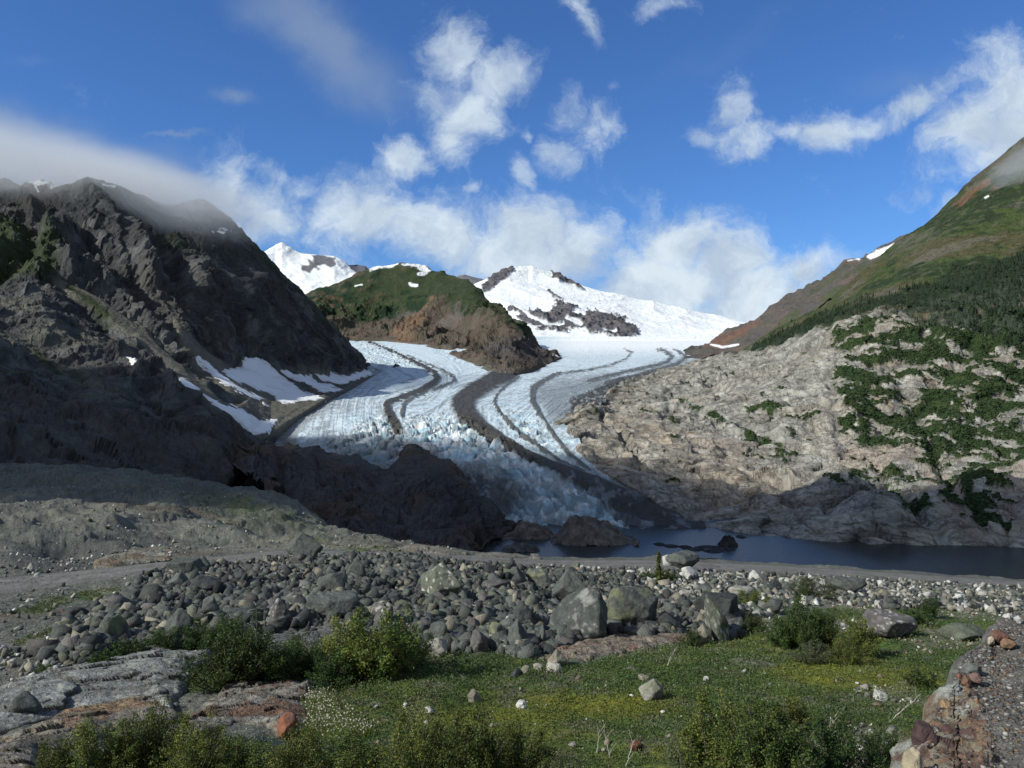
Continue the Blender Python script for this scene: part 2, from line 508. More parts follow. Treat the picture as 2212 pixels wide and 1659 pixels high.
def build_snow_peak():
    rows = [[(900, 800, 3100), (1180, 775, 3000), (1250, 760, 3050), (1400, 752, 3250), (1560, 752, 3400), (1800, 760, 3400)],
            [(900, 742, 3500), (1180, 742, 3500), (1250, 741, 3520), (1400, 741, 3550), (1540, 742, 3700), (1800, 745, 3700)],
            [(900, 715, 3900), (1150, 706, 3900), (1250, 716, 3900), (1370, 728, 3800), (1450, 735, 3850), (1540, 736, 3950), (1800, 740, 3900)],
            [(900, 680, 4200), (1100, 668, 4200), (1200, 672, 4200), (1330, 695, 4150), (1400, 705, 4200), (1540, 712, 4350), (1800, 730, 4300)],
            [(900, 640, 4500), (1030, 622, 4600), (1080, 612, 4700), (1180, 620, 4800), (1300, 655, 4700), (1400, 675, 4700), (1540, 698, 4700), (1800, 725, 4600)],
            [(900, 625, 4700), (1000, 618, 4750), (1022, 612, 4800), (1040, 607, 4850), (1060, 601, 4900), (1085, 586, 5000), (1103, 579, 5000), (1120, 577, 5050), (1142, 576, 5100), (1150, 574, 5100), (1160, 579, 5100), (1196, 590, 5100),
             (1206, 588, 5100), (1230, 601, 5100), (1262, 616, 5050), (1300, 628, 5000), (1350, 638, 5000), (1420, 655, 5000), (1480, 666, 5000), (1540, 681, 5000), (1600, 694, 5000), (1680, 706, 5000), (1800, 715, 5000)]]
    P, t = loft(rows, 900, 1800, 640, [20, 40, 60, 50, 50], back=[(1500, -700, 8)])
    n = normals(P)
    px, py = proj(P)
    j = fbm(P, 90, 6, 0.6) * 9
    band1 = pmask(px, py, [(1130, 676), (1160, 672), (1185, 690), (1202, 655), (1238, 662), (1250, 676), (1290, 678), (1330, 690), (1362, 704), (1377, 720), (1366, 730), (1330, 728), (1280, 716), (1230, 712), (1200, 716), (1160, 708), (1140, 700), (1100, 672)], 2, j + 2)
    gaps = np.maximum(band(px, py, [(1120, 668, 4), (1150, 690, 4), (1190, 702, 4), (1215, 700, 3)], .5, j * .3), np.maximum(band(px, py, [(1225, 690, 5), (1255, 702, 5)], .5, j * .3), band(px, py, [(1238, 672, 3), (1262, 680, 3)], .5, j * .2)))
    gaps = np.maximum(gaps, band(px, py, [(1300, 712, 2.5), (1330, 716, 2.5)], .5, j * .2))
    rock = np.maximum.reduce([band1 * (1 - gaps), pmask(px, py, [(1040, 621), (1062, 600), (1086, 585), (1107, 577), (1108, 587), (1090, 602), (1060, 622), (1046, 630)], 2, j * .4 + 1),
                              pmask(px, py, [(1188, 588), (1202, 585), (1224, 602), (1238, 606), (1265, 625), (1250, 622), (1226, 612), (1206, 608), (1194, 598)], 2, j * .5),
                              pmask(px, py, [(1140, 573), (1152, 571), (1164, 580), (1150, 577)], 2, j * .3),
                              band(px, py, [(1186, 628, 3), (1196, 640, 4), (1214, 648, 3)], .5, j * .4)])
    h = ridged(P, 330, 6) - .8
    sf = fbm(P, 60, 5) * .5 + ridged(P * np.array((1, 1, 2.5)), 45, 3) * .6
    edge = sstep(t, 0, 1.2); edge = np.r_[edge, np.ones(8)][:, None]
    P = P + n * (edge * (h * 10 + sf * 1.6 * (1 - rock) + rock * ridged(P, 60, 5) * 12))[..., None]
    c = np.broadcast_to(np.array((0.82, 0.85, 0.88), np.float32), P.shape)
    rc = cmix(np.broadcast_to(np.array((0.085, 0.085, 0.10), np.float32), P.shape), (0.12, 0.11, 0.115), sstep(fbm(P, 70, 4), -.2, .5))
    c = cmix(c, rc, rock) if False else c + (rc - c) * rock[..., None]
    struct('snow_mountain', P, M_far_snow, c)

def build_back_ridge():
    rows = [[(1480, 790, 2300), (1540, 765, 2350), (1605, 775, 2300), (1700, 745, 2200), (1900, 700, 2100), (2100, 640, 2000)],
            [(1480, 770, 2500), (1529, 752, 2600), (1570, 756, 2550), (1620, 730, 2500), (1700, 690, 2400), (1900, 570, 2350), (2100, 500, 2300)],
            [(1480, 760, 2700), (1520, 750, 2750), (1533, 741, 2800), (1553, 719, 2850), (1572, 712, 2850), (1592, 712, 2850), (1600, 705, 2900), (1626, 690, 2950), (1672, 660, 3000), (1712, 636, 3050), (1760, 612, 3100), (1790, 594, 3100), (1820, 570, 3100), (1850, 560, 3100), (1900, 535, 3000), (1950, 512, 2900), (2100, 450, 2800)]]
    P, t = loft(rows, 1480, 2100, 420, [80, 110], back=[(900, -600, 8)])
    n = normals(P)
    P = P + n * ((ridged(P * np.array((1, 1, .5)), 160, 6) - .8) * 14 * np.r_[sstep(t, 0, .5), np.ones(8)][:, None])[..., None]
    px, py = proj(P)
    nz = fbm(P, 70, 5)
    j = nz * 7
    c = np.broadcast_to(np.array((0.085, 0.08, 0.076), np.float32), P.shape)
    c = cmix(c, (0.13, 0.09, 0.075), sstep(nz, 0.0, .4) * .6)
    c = cmix(c, (0.16, 0.085, 0.06), pmask(px, py, [(1545, 725), (1590, 712), (1640, 690), (1600, 725), (1560, 750), (1530, 750)], 8, j) * .75)
    c = cmix(c, (0.06, 0.08, 0.035), sstep(fbm(P, 160, 4, off=5), 0, .3) * pmask(px, py, [(1650, 700), (1800, 590), (1950, 520), (1980, 600), (1700, 720)], 20) * .7)
    sn = np.maximum.reduce([pmask(px, py, [(1870, 553), (1895, 541), (1938, 523), (1942, 532), (1915, 543), (1880, 560)], 1.5, j * .4), band(px, py, [(1832, 563, 2.5), (1856, 559, 2.5)], .4, j * .2), band(px, py, [(1905, 552, 3), (1935, 535, 3)], .5, j * .3)])
    sn = np.maximum(sn, band(px, py, [(1535, 744, 1.5), (1560, 750, 3), (1595, 744, 2)], .4, j * .2))
    c = cmix(c, (.8, .82, .85), sn)
    struct('distant_ridge', P, M_far, c)

def build_central_hill():
    rows = [[(600, 770, 2450), (755, 746, 2650), (830, 749, 2600), (900, 762, 2380), (945, 773, 2240), (985, 790, 2060), (1020, 806, 1910), (1050, 821, 1770), (1070, 826, 1730), (1110, 826, 1740), (1150, 821, 1860), (1182, 808, 2080), (1205, 796, 2300), (1222, 788, 2480), (1290, 785, 2500)],
            [(600, 742, 2450), (755, 728, 2650), (830, 731, 2600), (900, 744, 2370), (945, 755, 2220), (985, 772, 2035), (1020, 788, 1885), (1050, 803, 1740), (1070, 808, 1700), (1110, 808, 1720), (1150, 803, 1850), (1182, 790, 2080), (1205, 778, 2290), (1222, 770, 2460), (1290, 770, 2500)],
            [(600, 700, 2700), (760, 700, 2850), (850, 700, 2800), (950, 715, 2600), (1040, 735, 2300), (1100, 745, 2150), (1160, 760, 2230), (1200, 768, 2400), (1222, 769, 2480), (1290, 769, 2540)],
            [(600, 665, 2900), (720, 660, 3000), (850, 655, 3000), (950, 655, 2850), (1040, 665, 2550), (1090, 690, 2400), (1140, 728, 2350), (1190, 759, 2440), (1222, 768.7, 2500), (1290, 769, 2580)],
            [(600, 650, 3100), (684, 631, 3200), (710, 623, 3200), (735, 610, 3250), (760, 598, 3300), (790, 585, 3300), (815, 576, 3300), (850, 572, 3300), (880, 570, 3300), (905, 571, 3300), (920, 577, 3300), (932, 586, 3250), (955, 590, 3200), (985, 597, 3100), (1008, 602, 3000), (1025, 610, 2950),
             (1038, 622, 2900), (1050, 637, 2800), (1064, 652, 2750), (1085, 668, 2650), (1105, 682, 2600), (1128, 698, 2550), (1150, 722, 2550), (1175, 741, 2500), (1196, 755, 2500), (1210, 764, 2500), (1222, 768, 2500), (1290, 769, 2600)]]
    P, t = loft(rows, 600, 1290, 620, [24, 80, 70, 70], back=[(900, -500, 8)])
    n = normals(P)
    px, py = proj(P)
    amp = np.r_[sstep(t, .8, 1.6), np.ones(8)][:, None]
    st = P * np.array((1, 1, .35))
    rockzone = sstep(py, 625, 670) * (1 - .4 * sstep(px, 1050, 1150))
    h = (ridged(st, 150, 6) - .8) * (7 + 13 * rockzone) + fbm(P, 300, 3) * 16 + facets(st, 42)[0] * 9 * rockzone + facets(st, 16, off=3)[0] * 4 * rockzone
    P = P + n * (h * amp)[..., None]
    nz = fbm(P, 60, 5); nz2 = fbm(st, 45, 5, off=9); nz3 = fbm(P, 220, 3, off=3)
    j = nz * 14
    c = np.broadcast_to(np.array((0.084, 0.072, 0.056), np.float32), P.shape)
    c = cmix(c, (0.105, 0.076, 0.062), sstep(nz2, -.1, .4) * .7)
    c = cmix(c, (0.13, 0.12, 0.11), sstep(nz3, .0, .4) * .6)
    c = cmix(c, (0.19, 0.115, 0.07), band(px, py, [(935, 655, 6), (900, 690, 12), (870, 725, 16)], .8, j) * .6)
    c = cmix(c, (0.062, 0.056, 0.060), pmask(px, py, [(1030, 770), (1090, 750), (1130, 715), (1180, 748), (1200, 770), (1180, 795), (1100, 785)], 14, j) * .75)
    c = cmix(c, (0.13, 0.125, 0.105), band(px, py, [(940, 770, 8), (1000, 790, 12), (1060, 810, 14), (1110, 815, 10)], .8, j * .3) * .8)
    veg = np.maximum(pmask(px, py, [(560, 700), (684, 632), (760, 600), (830, 577), (920, 582), (1010, 598), (1040, 620), (1080, 655), (1130, 700), (1150, 722), (1110, 705), (1060, 680), (1000, 668), (960, 650), (930, 655), (880, 672), (800, 688), (740, 690), (690, 690)], 12, j + 2), 0)
    vcol = cmix(np.broadcast_to(np.array((0.034, 0.047, 0.021), np.float32), P.shape), (0.016, 0.034, 0.016), sstep(nz + nz3, -.1, .35))
    vcol = cmix(vcol, (0.12, 0.075, 0.05), sstep(nz2, .25, .5) * sstep(-px, -920, -700) * .7)
    c = c + (vcol - c) * veg[..., None]
    jj = fbm(P, 30, 4) * 5
    sn = np.maximum.reduce([pmask(px, py, [(868, 574), (880, 569), (905, 570), (922, 576), (930, 588), (918, 590), (905, 583), (880, 580)], 1.5, jj), band(px, py, [(800, 584, 3), (830, 576, 4), (858, 572, 3)], .5, jj * .5), band(px, py, [(905, 594, 3.5), (920, 590, 3.5)], .4, jj * .3),
                            band(px, py, [(885, 611, 2.5), (900, 613, 2.5)], .4, jj * .3), band(px, py, [(768, 619, 2), (782, 617, 2)], .4), band(px, py, [(735, 606, 3), (700, 626, 2)], .4, jj * .6 + 1), band(px, py, [(1180, 752, 2), (1195, 768, 4), (1216, 771, 2)], .5, jj * .3), band(px, py, [(958, 757, 2.5), (972, 760, 2)], .4)])
    c = cmix(c, (.8, .82, .85), sn)
    struct('central_hill', P, M_far2, c)
M_far2 = terrain_mat('hill_rock', 8.0, 0.9, 0.5, streak=(1, 1, .5))

GD = ([640, 735, 745, 760, 780, 810, 840, 870, 900, 950, 1000, 1030, 1080, 1130, 1160, 1200], [3600, 3600, 3200, 2700, 2250, 1750, 1350, 1080, 900, 760, 690, 655, 610, 572, 548, 520])
M1 = [(770, 731, 1), (803, 741, 2), (860, 765, 3), (912, 790, 4), (938, 806, 7), (946, 818, 10), (936, 830, 11), (909, 846, 9), (860, 862, 8), (836, 874, 11), (838, 890, 13), (846, 906, 14), (860, 930, 14)]
M1B = [(870, 765, 1), (923, 787, 2), (955, 800, 2.5), (980, 815, 3), (983, 824, 3), (965, 832, 3.5), (895, 858, 3.5), (872, 874, 4), (868, 900, 6)]
M2 = [(1098, 806, 26), (1078, 815, 26), (1048, 832, 24), (1018, 850, 26), (999, 872, 32), (1008, 896, 30), (1040, 925, 20), (1088, 955, 15), (1140, 987, 14), (1211, 1018, 18), (1281, 1048, 26), (1340, 1080, 34), (1420, 1118, 34), (1520, 1150, 24)]
M3 = [(1120, 815, 2), (1098, 830, 3), (1078, 848, 3), (1068, 862, 3), (1070, 878, 3.5), (1084, 899, 4), (1112, 931, 5), (1158, 962, 5), (1211, 1000, 4), (1260, 1020, 3)]
M4 = [(1211, 806, 3), (1175, 822, 5), (1152, 840, 9), (1150, 868, 8), (1168, 900, 6), (1193, 938, 5), (1228, 983, 5), (1270, 1015, 4)]
M5 = [(1350, 754, 1.2), (1364, 762, 2), (1352, 776, 2), (1320, 788, 2), (1283, 797, 1.8), (1212, 808, 2), (1180, 820, 2)]
M6 = [(1420, 755, 2), (1435, 758, 4), (1452, 770, 4), (1440, 783, 4), (1411, 791, 4), (1354, 803, 4), (1270, 824, 4)]
M7 = [(1455, 755, 1.5), (1466, 760, 3), (1482, 772, 4), (1460, 788, 5), (1420, 800, 6), (1370, 815, 8), (1310, 830, 8)]
def build_glacier():
    xs = np.linspace(540, 1720, 980)
    ys = np.concatenate([np.linspace(1175, 1000, 150), np.linspace(1000, 850, 170)[1:], np.linspace(850, 727, 190)[1:]])
    PX, PY = np.meshgrid(xs, ys)
    D = np.exp(np.interp(PY, GD[0], np.log(GD[1])))
    D = D * np.where(PX < 1130, np.exp(np.interp(PY, [727, 745, 760, 780, 810, 840, 870], [math.log(2700 / 3600), math.log(2350 / 3200), math.log(2150 / 2700), math.log(1950 / 2250), math.log(1660 / 1750), 0, 0]) * sstep(-PX, -1120, -1060)), 1)
    D = D * (1 + 0.05 * np.clip((1000 - PX) / 400, 0, 1) * sstep(PY, 780, 900))
    P = unproj(PX, PY, D)
    n = normals(P)
    px, py = PX, PY
    # broken ice: seracs and crevasses
    zone = np.maximum.reduce([pmask(px, py, [(700, 960), (820, 900), (860, 920), (900, 900), (1000, 905), (1080, 940), (1140, 985), (1180, 1010), (1060, 1000), (960, 990), (850, 1010), (760, 990)], 22),
                              pmask(px, py, [(1000, 1030), (1100, 990), (1200, 1030), (1300, 1080), (1330, 1140), (1180, 1160), (1080, 1150), (1040, 1090)], 25) * .8,
                              pmask(px, py, [(755, 726), (860, 750), (900, 785), (850, 800), (790, 790)], 12) * .55, pmask(px, py, [(1075, 880), (1150, 900), (1240, 1000), (1150, 960), (1090, 930)], 15) * .6,
                              pmask(px, py, [(960, 755), (1010, 790), (960, 775), (930, 755)], 6) * .4])
    warp = np.stack([fbm(P, 60, 3), fbm(P, 60, 3, off=31), fbm(P, 60, 3, off=57)], -1) * 14
    Q = P + warp
    a = R(20)
    qx = Q[..., 0] * math.cos(a) + Q[..., 1] * math.sin(a); qy = -Q[..., 0] * math.sin(a) + Q[..., 1] * math.cos(a)
    S = np.stack([qx * .45, qy * 1.0, Q[..., 2] * .4], -1)
    ser = ridged(S, 15, 5, .55) - .7
    f, ed = facets(Q, 13)
    al = -(P[..., 1] * .90) + P[..., 0] * .44; cr = P[..., 0] * .90 + P[..., 1] * .44
    toe = ridged(np.stack([al * .22 + warp[..., 0], cr + warp[..., 1] * .5, P[..., 2] * .3], -1), 8.5, 4, .55) - .8
    zt = pmask(px, py, [(960, 1000), (1060, 985), (1160, 1010), (1300, 1070), (1400, 1130), (1330, 1160), (1090, 1160), (1030, 1090)], 30)
    small = ridged(S * 2.2, 16, 4) - .7
    debris = np.zeros(px.shape, np.float32)
    jn = fbm(P * np.array((1, .6, 1)), 14, 5, .6)
    jj = jn * np.clip(D / 700, .6, 1.6) * 5
    for m in [[(p[0], p[1], p[2] * (.8 if p[2] > 5 else 1)) for p in q] for q in (M1, M1B, M2, M3, M4, M5, M6, M7)]:
        lo = np.interp(py, [740, 1150], [.12, .32])
        debris = np.maximum(debris, band(px, py, m, .28, jj * .6) * (1.0 if m[0][0] in (770, 1098) else .9))
    # streak lines that follow the flow
    sdist = np.full(px.shape, 1e9, np.float32); sval = np.zeros(px.shape, np.float32)
    for i, m in enumerate((M1, M2, M4, M7)):
        d, s, tt = pdist(px, py, m)
        w = d < sdist
        sdist = np.where(w, d, sdist)
        sval = np.where(w, d * s + 300 * i, sval)
    sc_ = np.interp(py, [740, 900, 1100], [1.3, 2.2, 3.5])
    st = fbm(np.stack([sval / sc_ / 2.4, py / 60, px / 90], -1), 1.0, 4, .6)
    margin_r = pmask(px, py, [(1230, 860), (1321, 821), (1430, 796), (1500, 786), (1560, 770), (1440, 830), (1330, 870), (1262, 905), (1262, 940), (1240, 940), (1228, 900)], 7, jj)
    haze_r = pmask(px, py, [(1150, 830), (1230, 815), (1330, 805), (1330, 830), (1250, 870), (1240, 930), (1190, 910), (1160, 870)], 20, jj * 2) * .62
    haze_r = np.maximum(haze_r, pmask(px, py, [(1380, 800), (1450, 775), (1540, 765), (1500, 790), (1400, 815)], 10, jj * 2) * .5)
    left = pmask(px, py, [(520, 1010), (560, 900), (640, 872), (700, 850), (760, 828), (800, 802), (826, 796), (812, 812), (760, 842), (730, 868), (680, 900), (640, 930), (650, 960), (640, 990)], 22, jj * 2)
    toe_r = pmask(px, py, [(1230, 1034), (1307, 1058), (1401, 1096), (1515, 1128), (1580, 1140), (1580, 1190), (1380, 1180), (1330, 1118), (1270, 1070)], 8, jj * 3) * .85
    strip_r = pmask(px, py, [(1225, 960), (1262, 1000), (1321, 1035), (1378, 1062), (1449, 1098), (1500, 1120), (1450, 1110), (1330, 1060), (1240, 1010), (1200, 950)], 8, jj * 1.5) * .55
    low = pmask(px, py, [(930, 980), (1030, 1010), (1100, 1020), (1140, 1060), (1100, 1120), (1090, 1160), (900, 1160)], 30, jj * 3) * .86
    under = pmask(px, py, [(620, 965), (640, 950), (700, 930), (800, 955), (860, 925), (900, 960), (850, 1030), (640, 1030)], 20, jj * 3) * .55
    dirt = np.clip(debris, 0, 1)
    for m in (margin_r, haze_r, left * .9, toe_r, strip_r, low, under):
        dirt = np.maximum(dirt, m)
    dirt = np.maximum(dirt, pmask(px, py, [(1060, 800), (1120, 800), (1118, 815), (1085, 830), (1060, 820)], 4, jj * .5))
    speck = sstep(st + jn * .6, -.2, .45) * .62 * sstep(py, 735, 830)
    speck = np.maximum(speck, sstep(jn + st * .4, .0, .5) * .75 * zone)
    speck = np.maximum(speck, sstep(jn * .7 - ser * .5, .0, .4) * .6 * sstep(py, 900, 1000))
    speck = np.maximum(speck, sstep(-toe, -.05, .3) * .7 * zt); speck = np.maximum(speck, (1 - ed) * .45 * zone)
    dirty = np.clip(dirt * (1 - .35 * sstep(jn, .15, .6) * (1 - debris)) + speck * (1 - dirt) * .75, 0, 1)
    smooth_amp = np.interp(py, [740, 800, 900, 1000, 1150], [1.2, 1.5, 1.6, 2.2, 2.8])
    hard = 1 - .75 * debris
    h = zone * (1 - .8 * zt) * (ser * 2.6 + f * 5.2 - (1 - ed) * 2.5) + zt * toe * 3.4 + small * smooth_amp * hard * .34 + debris * 2.0 + jn * 1.6 * debris
    lon = fbm(np.stack([sval / sc_ / 5, py / 150, px / 200], -1), 1.0, 3)
    h = h + lon * 0.6 * sstep(py, 740, 860) * hard
    h = h + np.maximum(toe_r, margin_r) * (ridged(P, 22, 5) - .8) * 3.2
    P = P + n * (h)[..., None]
    ice = np.broadcast_to(np.array((0.60, 0.70, 0.77), np.float32), P.shape)
    ice = cmix(ice, (0.44, 0.55, 0.62), sstep(py, 930, 1050) * .75)
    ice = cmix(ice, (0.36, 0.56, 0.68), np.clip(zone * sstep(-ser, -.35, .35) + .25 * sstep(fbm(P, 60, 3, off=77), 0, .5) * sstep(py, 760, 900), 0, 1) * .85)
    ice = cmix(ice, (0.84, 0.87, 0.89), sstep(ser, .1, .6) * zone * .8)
    ice = cmix(ice, (0.84, 0.87, 0.9), sstep(-py, -775, -745) * sstep(px, 1150, 1260))
    dc = cmix(np.broadcast_to(np.array((0.062, 0.060, 0.053), np.float32), P.shape), (0.15, 0.135, 0.11), left)
    dc = cmix(dc, (0.055, 0.054, 0.056), np.maximum(toe_r, low))
    dc = cmix(dc, (0.22, 0.25, 0.28), toe_r * sstep(jn + st * .5, .2, .6) * .7)
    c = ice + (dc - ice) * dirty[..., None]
    edge = [(1605, 700), (1605, 756), (1570, 768), (1500, 786), (1430, 806), (1364, 833), (1300, 869), (1268, 882), (1246, 900), (1241, 925), (1255, 987), (1316, 1032), (1378, 1066), (1449, 1100), (1515, 1133), (1530, 1190)]
    ex = np.interp(py, [p[1] for p in edge], [p[0] for p in edge])
    F = gridfaces(*px.shape)
    ok = (px < ex + 7).ravel()
    hillx = np.interp(px, [540, 614, 677, 720, 761, 835, 880, 898, 916, 965, 997, 1035, 1070, 1091, 1110, 1200, 1260, 1320, 1370, 1530], [975, 970, 975, 985, 995, 1015, 960, 960, 985, 1005, 1040, 1070, 1110, 1145, 1146, 1146, 1140, 1156, 1168, 1146])
    ok &= (py < hillx + 14).ravel()
    F = F[ok[F].all(1)]
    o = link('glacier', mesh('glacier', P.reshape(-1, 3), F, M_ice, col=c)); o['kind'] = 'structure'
    return o

def c4(L): return [(x * .3862, 349.5 + y * .3862) for x, y in L]
SNOWP = [
    ('largest white snow field reaching up into a notch of the dark cliff', c4([(1370, 1100), (1440, 1100), (1500, 1140), (1560, 1190), (1700, 1290), (1815, 1325), (1720, 1338), (1640, 1352), (1585, 1356), (1550, 1330), (1520, 1300), (1440, 1272), (1370, 1240), (1300, 1220), (1240, 1172), (1300, 1160), (1356, 1155), (1356, 1130)]), 2.5),
    ('long narrow dirty snow tongue left of the largest snow field', c4([(1100, 1090), (1120, 1092), (1170, 1130), (1250, 1200), (1350, 1270), (1480, 1330), (1440, 1332), (1330, 1284), (1240, 1232), (1180, 1182)]), 1.5),
    ('ragged snow patch right of the largest snow field', c4([(1575, 1165), (1640, 1188), (1740, 1200), (1780, 1238), (1850, 1248), (1920, 1280), (1880, 1292), (1810, 1292), (1740, 1257), (1680, 1232), (1620, 1202)]), 2.5),
    ('right-hand snow patch under the tip of the dark cliff', c4([(1760, 1190), (1840, 1202), (1850, 1180), (1900, 1198), (1940, 1200), (2040, 1172), (2090, 1160), (2130, 1178), (2060, 1196), (1970, 1222), (1920, 1250), (1860, 1237), (1800, 1230)]), 2),
    ('small snow strip above the lower ragged snow bank', c4([(1008, 1218), (1042, 1218), (1122, 1276), (1110, 1288), (1050, 1266), (1010, 1246)]), 1.5),
    ('lowest snow bank above the dark rock hill, ending in a point', c4([(1135, 1300), (1200, 1336), (1270, 1358), (1330, 1378), (1400, 1410), (1450, 1450), (1550, 1443), (1512, 1500), (1480, 1522), (1420, 1516), (1370, 1482), (1320, 1432), (1240, 1387), (1180, 1345)]), 2.5),
    ('tiny snow sliver high on the brown scree', c4([(696, 1088), (730, 1098), (766, 1118), (740, 1117)]), 1),
    ('small snow fleck below the tongue', c4([(1455, 1348), (1480, 1352), (1508, 1370), (1478, 1366)]), 1),
]
def build_cliff_left():
    k0 = [(-500, 1150, 300), (0, 1100, 380), (200, 1100, 420), (400, 1090, 500), (500, 1050, 590), (560, 975, 700), (585, 948, 760), (620, 915, 860), (660, 892, 950), (700, 868, 1090), (760, 840, 1350), (800, 817, 1600), (820, 804, 1730), (835, 801, 1780), (880, 799, 1860)]
    km = [(p[0], p[1] + 26, p[2]) for p in k0]
    k1 = [(-500, 950, 420), (0, 880, 520), (200, 880, 580), (400, 885, 660), (500, 893, 720), (560, 912, 790), (585, 914, 820), (640, 884, 960), (700, 852, 1150), (760, 830, 1420), (800, 811, 1660), (820, 802, 1760), (835, 800.5, 1800), (880, 798, 1880)]
    k2 = [(-500, 750, 560), (0, 760, 720), (200, 770, 800), (400, 770, 900), (500, 785, 1080), (540, 790, 1160), (600, 800, 1250), (700, 813, 1420), (760, 812, 1560), (800, 800, 1780), (835, 802, 1840), (880, 799, 1900)]
    k3 = [(-500, 600, 700), (0, 590, 900), (200, 600, 980), (400, 640, 1050), (500, 660, 1200), (600, 690, 1350), (700, 745, 1560), (760, 785, 1680), (800, 798, 1830), (835, 801, 1880), (880, 799, 1940)]
    k4 = [(-500, 300, 1300), (-100, 380, 1300), (0, 392, 1300), (60, 396, 1280), (120, 398, 1250), (160, 388, 1250), (190, 380, 1250), (230, 390, 1250), (262, 402, 1280), (290, 418, 1330), (330, 432, 1400), (370, 440, 1450), (410, 434, 1500), (440, 427, 1500), (462, 440, 1500), (490, 470, 1520), (510, 492, 1540), (540, 520, 1560),
          (570, 545, 1600), (600, 572, 1620), (640, 612, 1660), (660, 633, 1680), (690, 668, 1700), (720, 702, 1720), (750, 735, 1760), (776, 765, 1800), (795, 785, 1850), (806, 797, 1880), (835, 801, 1920), (880, 799, 1990)]
    P, t = loft([km, k0, k1, k2, k3, k4], -500, 880, 960, [10, 90, 110, 150, 220], back=[(300, -150, 8), (800, -700, 8)], smooth=25)
    n = normals(P)
    px, py = proj(P)
    tt = np.r_[t - 1, np.full(16, 4.0)][:, None]
    def gul(pts, soft=.9):
        return band(px, py, pts, soft)
    g = np.zeros(px.shape)
    for pts, a in (([(300, 430, 12), (380, 500, 18), (450, 570, 22), (500, 660, 22), (560, 770, 20)], 34),
                   ([(160, 470, 10), (230, 560, 18), (330, 650, 16), (400, 740, 12)], 20), ([(330, 490, 6), (350, 560, 10), (400, 620, 10)], 14), ([(540, 560, 8), (600, 650, 12), (650, 760, 12)], 16),
                   ([(100, 600, 16), (240, 640, 16), (330, 720, 16), (430, 800, 18), (540, 880, 14)], 16), ([(90, 460, 12), (60, 540, 20), (0, 580, 20)], 20), ([(585, 610, 5), (690, 760, 9), (720, 800, 8)], 10),
                   ([(240, 430, 6), (262, 520, 8), (300, 600, 8)], 12), ([(0, 700, 30), (250, 830, 30), (380, 930, 25)], 8)):
        g -= gul(pts) * a
    for pts, a in (([(190, 400, 12), (250, 470, 18), (300, 560, 20), (330, 600, 14)], 24), ([(380, 520, 14), (430, 600, 22), (470, 700, 24), (500, 760, 20)], 30), ([(480, 480, 14), (560, 590, 22), (620, 690, 24), (690, 790, 16)], 22),
                   ([(300, 740, 14), (400, 830, 22), (520, 900, 20)], 14), ([(60, 430, 12), (120, 520, 16), (150, 580, 12)], 16)):
        g += gul(pts) * a
    scree = np.maximum.reduce([band(px, py, [(120, 600, 8), (200, 640, 16), (300, 720, 26), (400, 820, 26), (480, 880, 14)], .6), band(px, py, [(380, 690, 6), (410, 740, 12), (480, 800, 20), (560, 850, 30), (620, 900, 34)], .6),
                               pmask(px, py, [(560, 830), (700, 850), (800, 800), (850, 800), (640, 960), (560, 930), (500, 880)], 14), band(px, py, [(560, 765, 10), (600, 790, 12), (720, 815, 10)], .8) * .6,
                               pmask(px, py, [(-500, 620), (100, 612), (200, 700), (260, 800), (330, 900), (200, 880), (0, 820), (-500, 800)], 25) * .5])
    for _l, poly, _t in SNOWP:
        scree = np.maximum(scree, pmask(px, py, poly, 14, 8))
    dry = np.clip(1 - scree, 0.04, 1)
    d = np.clip(np.linalg.norm(P, axis=-1) / 1200, .35, 1.5)
    Q = P @ np.array([[1, 0, .35], [0, 1, 0], [-.35, 0, 1]]).T
    st = Q * np.array((1.0, .8, .55))
    h = (ridged(st, 110, 7, .5) - .8) * 15 + (ridged(st, 38, 5, .5, off=3) - .8) * 4
    fc, ed = facets(st + fbm(st, 30, 3)[..., None] * 12, 26)
    f2, e2 = facets(st, 9.5, off=7)
    f3, e3 = facets(st, 4.2, off=17)
    h = h + fc * 7 + f2 * 2.8 * d + f3 * 1.1
    lowamp = sstep(tt, 0, .25) * np.where(tt < 1.2, .85, 1.0)
    lowamp = bl(np.broadcast_to(lowamp, px.shape).T, 30).T
    P = P + n * ((h * dry + g * .8 * sstep(tt, 1.1, 1.9) * np.clip(dry + .2, 0, 1) + fbm(P, 12, 4) * scree * .8) * lowamp * (1 - .55 * sstep(tt, 3.5, 4)))[..., None]
    nz = fbm(P, 50, 5); nb = fbm(P, 160, 4, off=4); nv = fbm(st, 22, 5, off=8)
    j = nz * 16
    c = np.broadcast_to(np.array((0.060, 0.063, 0.065), np.float32), P.shape)
    c = cmix(c, (0.122, 0.125, 0.124), sstep(nv, .0, .45) * .8)
    c = cmix(c, (0.072, 0.065, 0.060), sstep(nb, .05, .45) * .6)
    c = cmix(c, (0.045, 0.045, 0.047), sstep(-nv, .1, .6) * .6)
    c = cmix(c, (0.145, 0.138, 0.112), sstep(scree + nz * .25, .35, .8) * .85)
    c = cmix(c, (0.10, 0.095, 0.088), sstep(py, 850, 900) * sstep(-px, -600, -520) * .5)
    flat = sstep(n[..., 2], .45, .75)
    veg = np.maximum.reduce([pmask(px, py, [(-500, 440), (60, 470), (130, 520), (120, 595), (-500, 600)], 22, j), band(px, py, [(150, 615, 8), (200, 650, 10), (240, 690, 8)], .6, j * .5), band(px, py, [(60, 720, 6), (130, 790, 12), (190, 830, 6)], .6, j * .5) * .8,
                             band(px, py, [(430, 450, 8), (520, 520, 12), (620, 600, 8), (740, 730, 5)], .8, j * .6) * .7, band(px, py, [(260, 430, 10), (400, 560, 10), (480, 610, 6)], .8, j * .6) * .6])
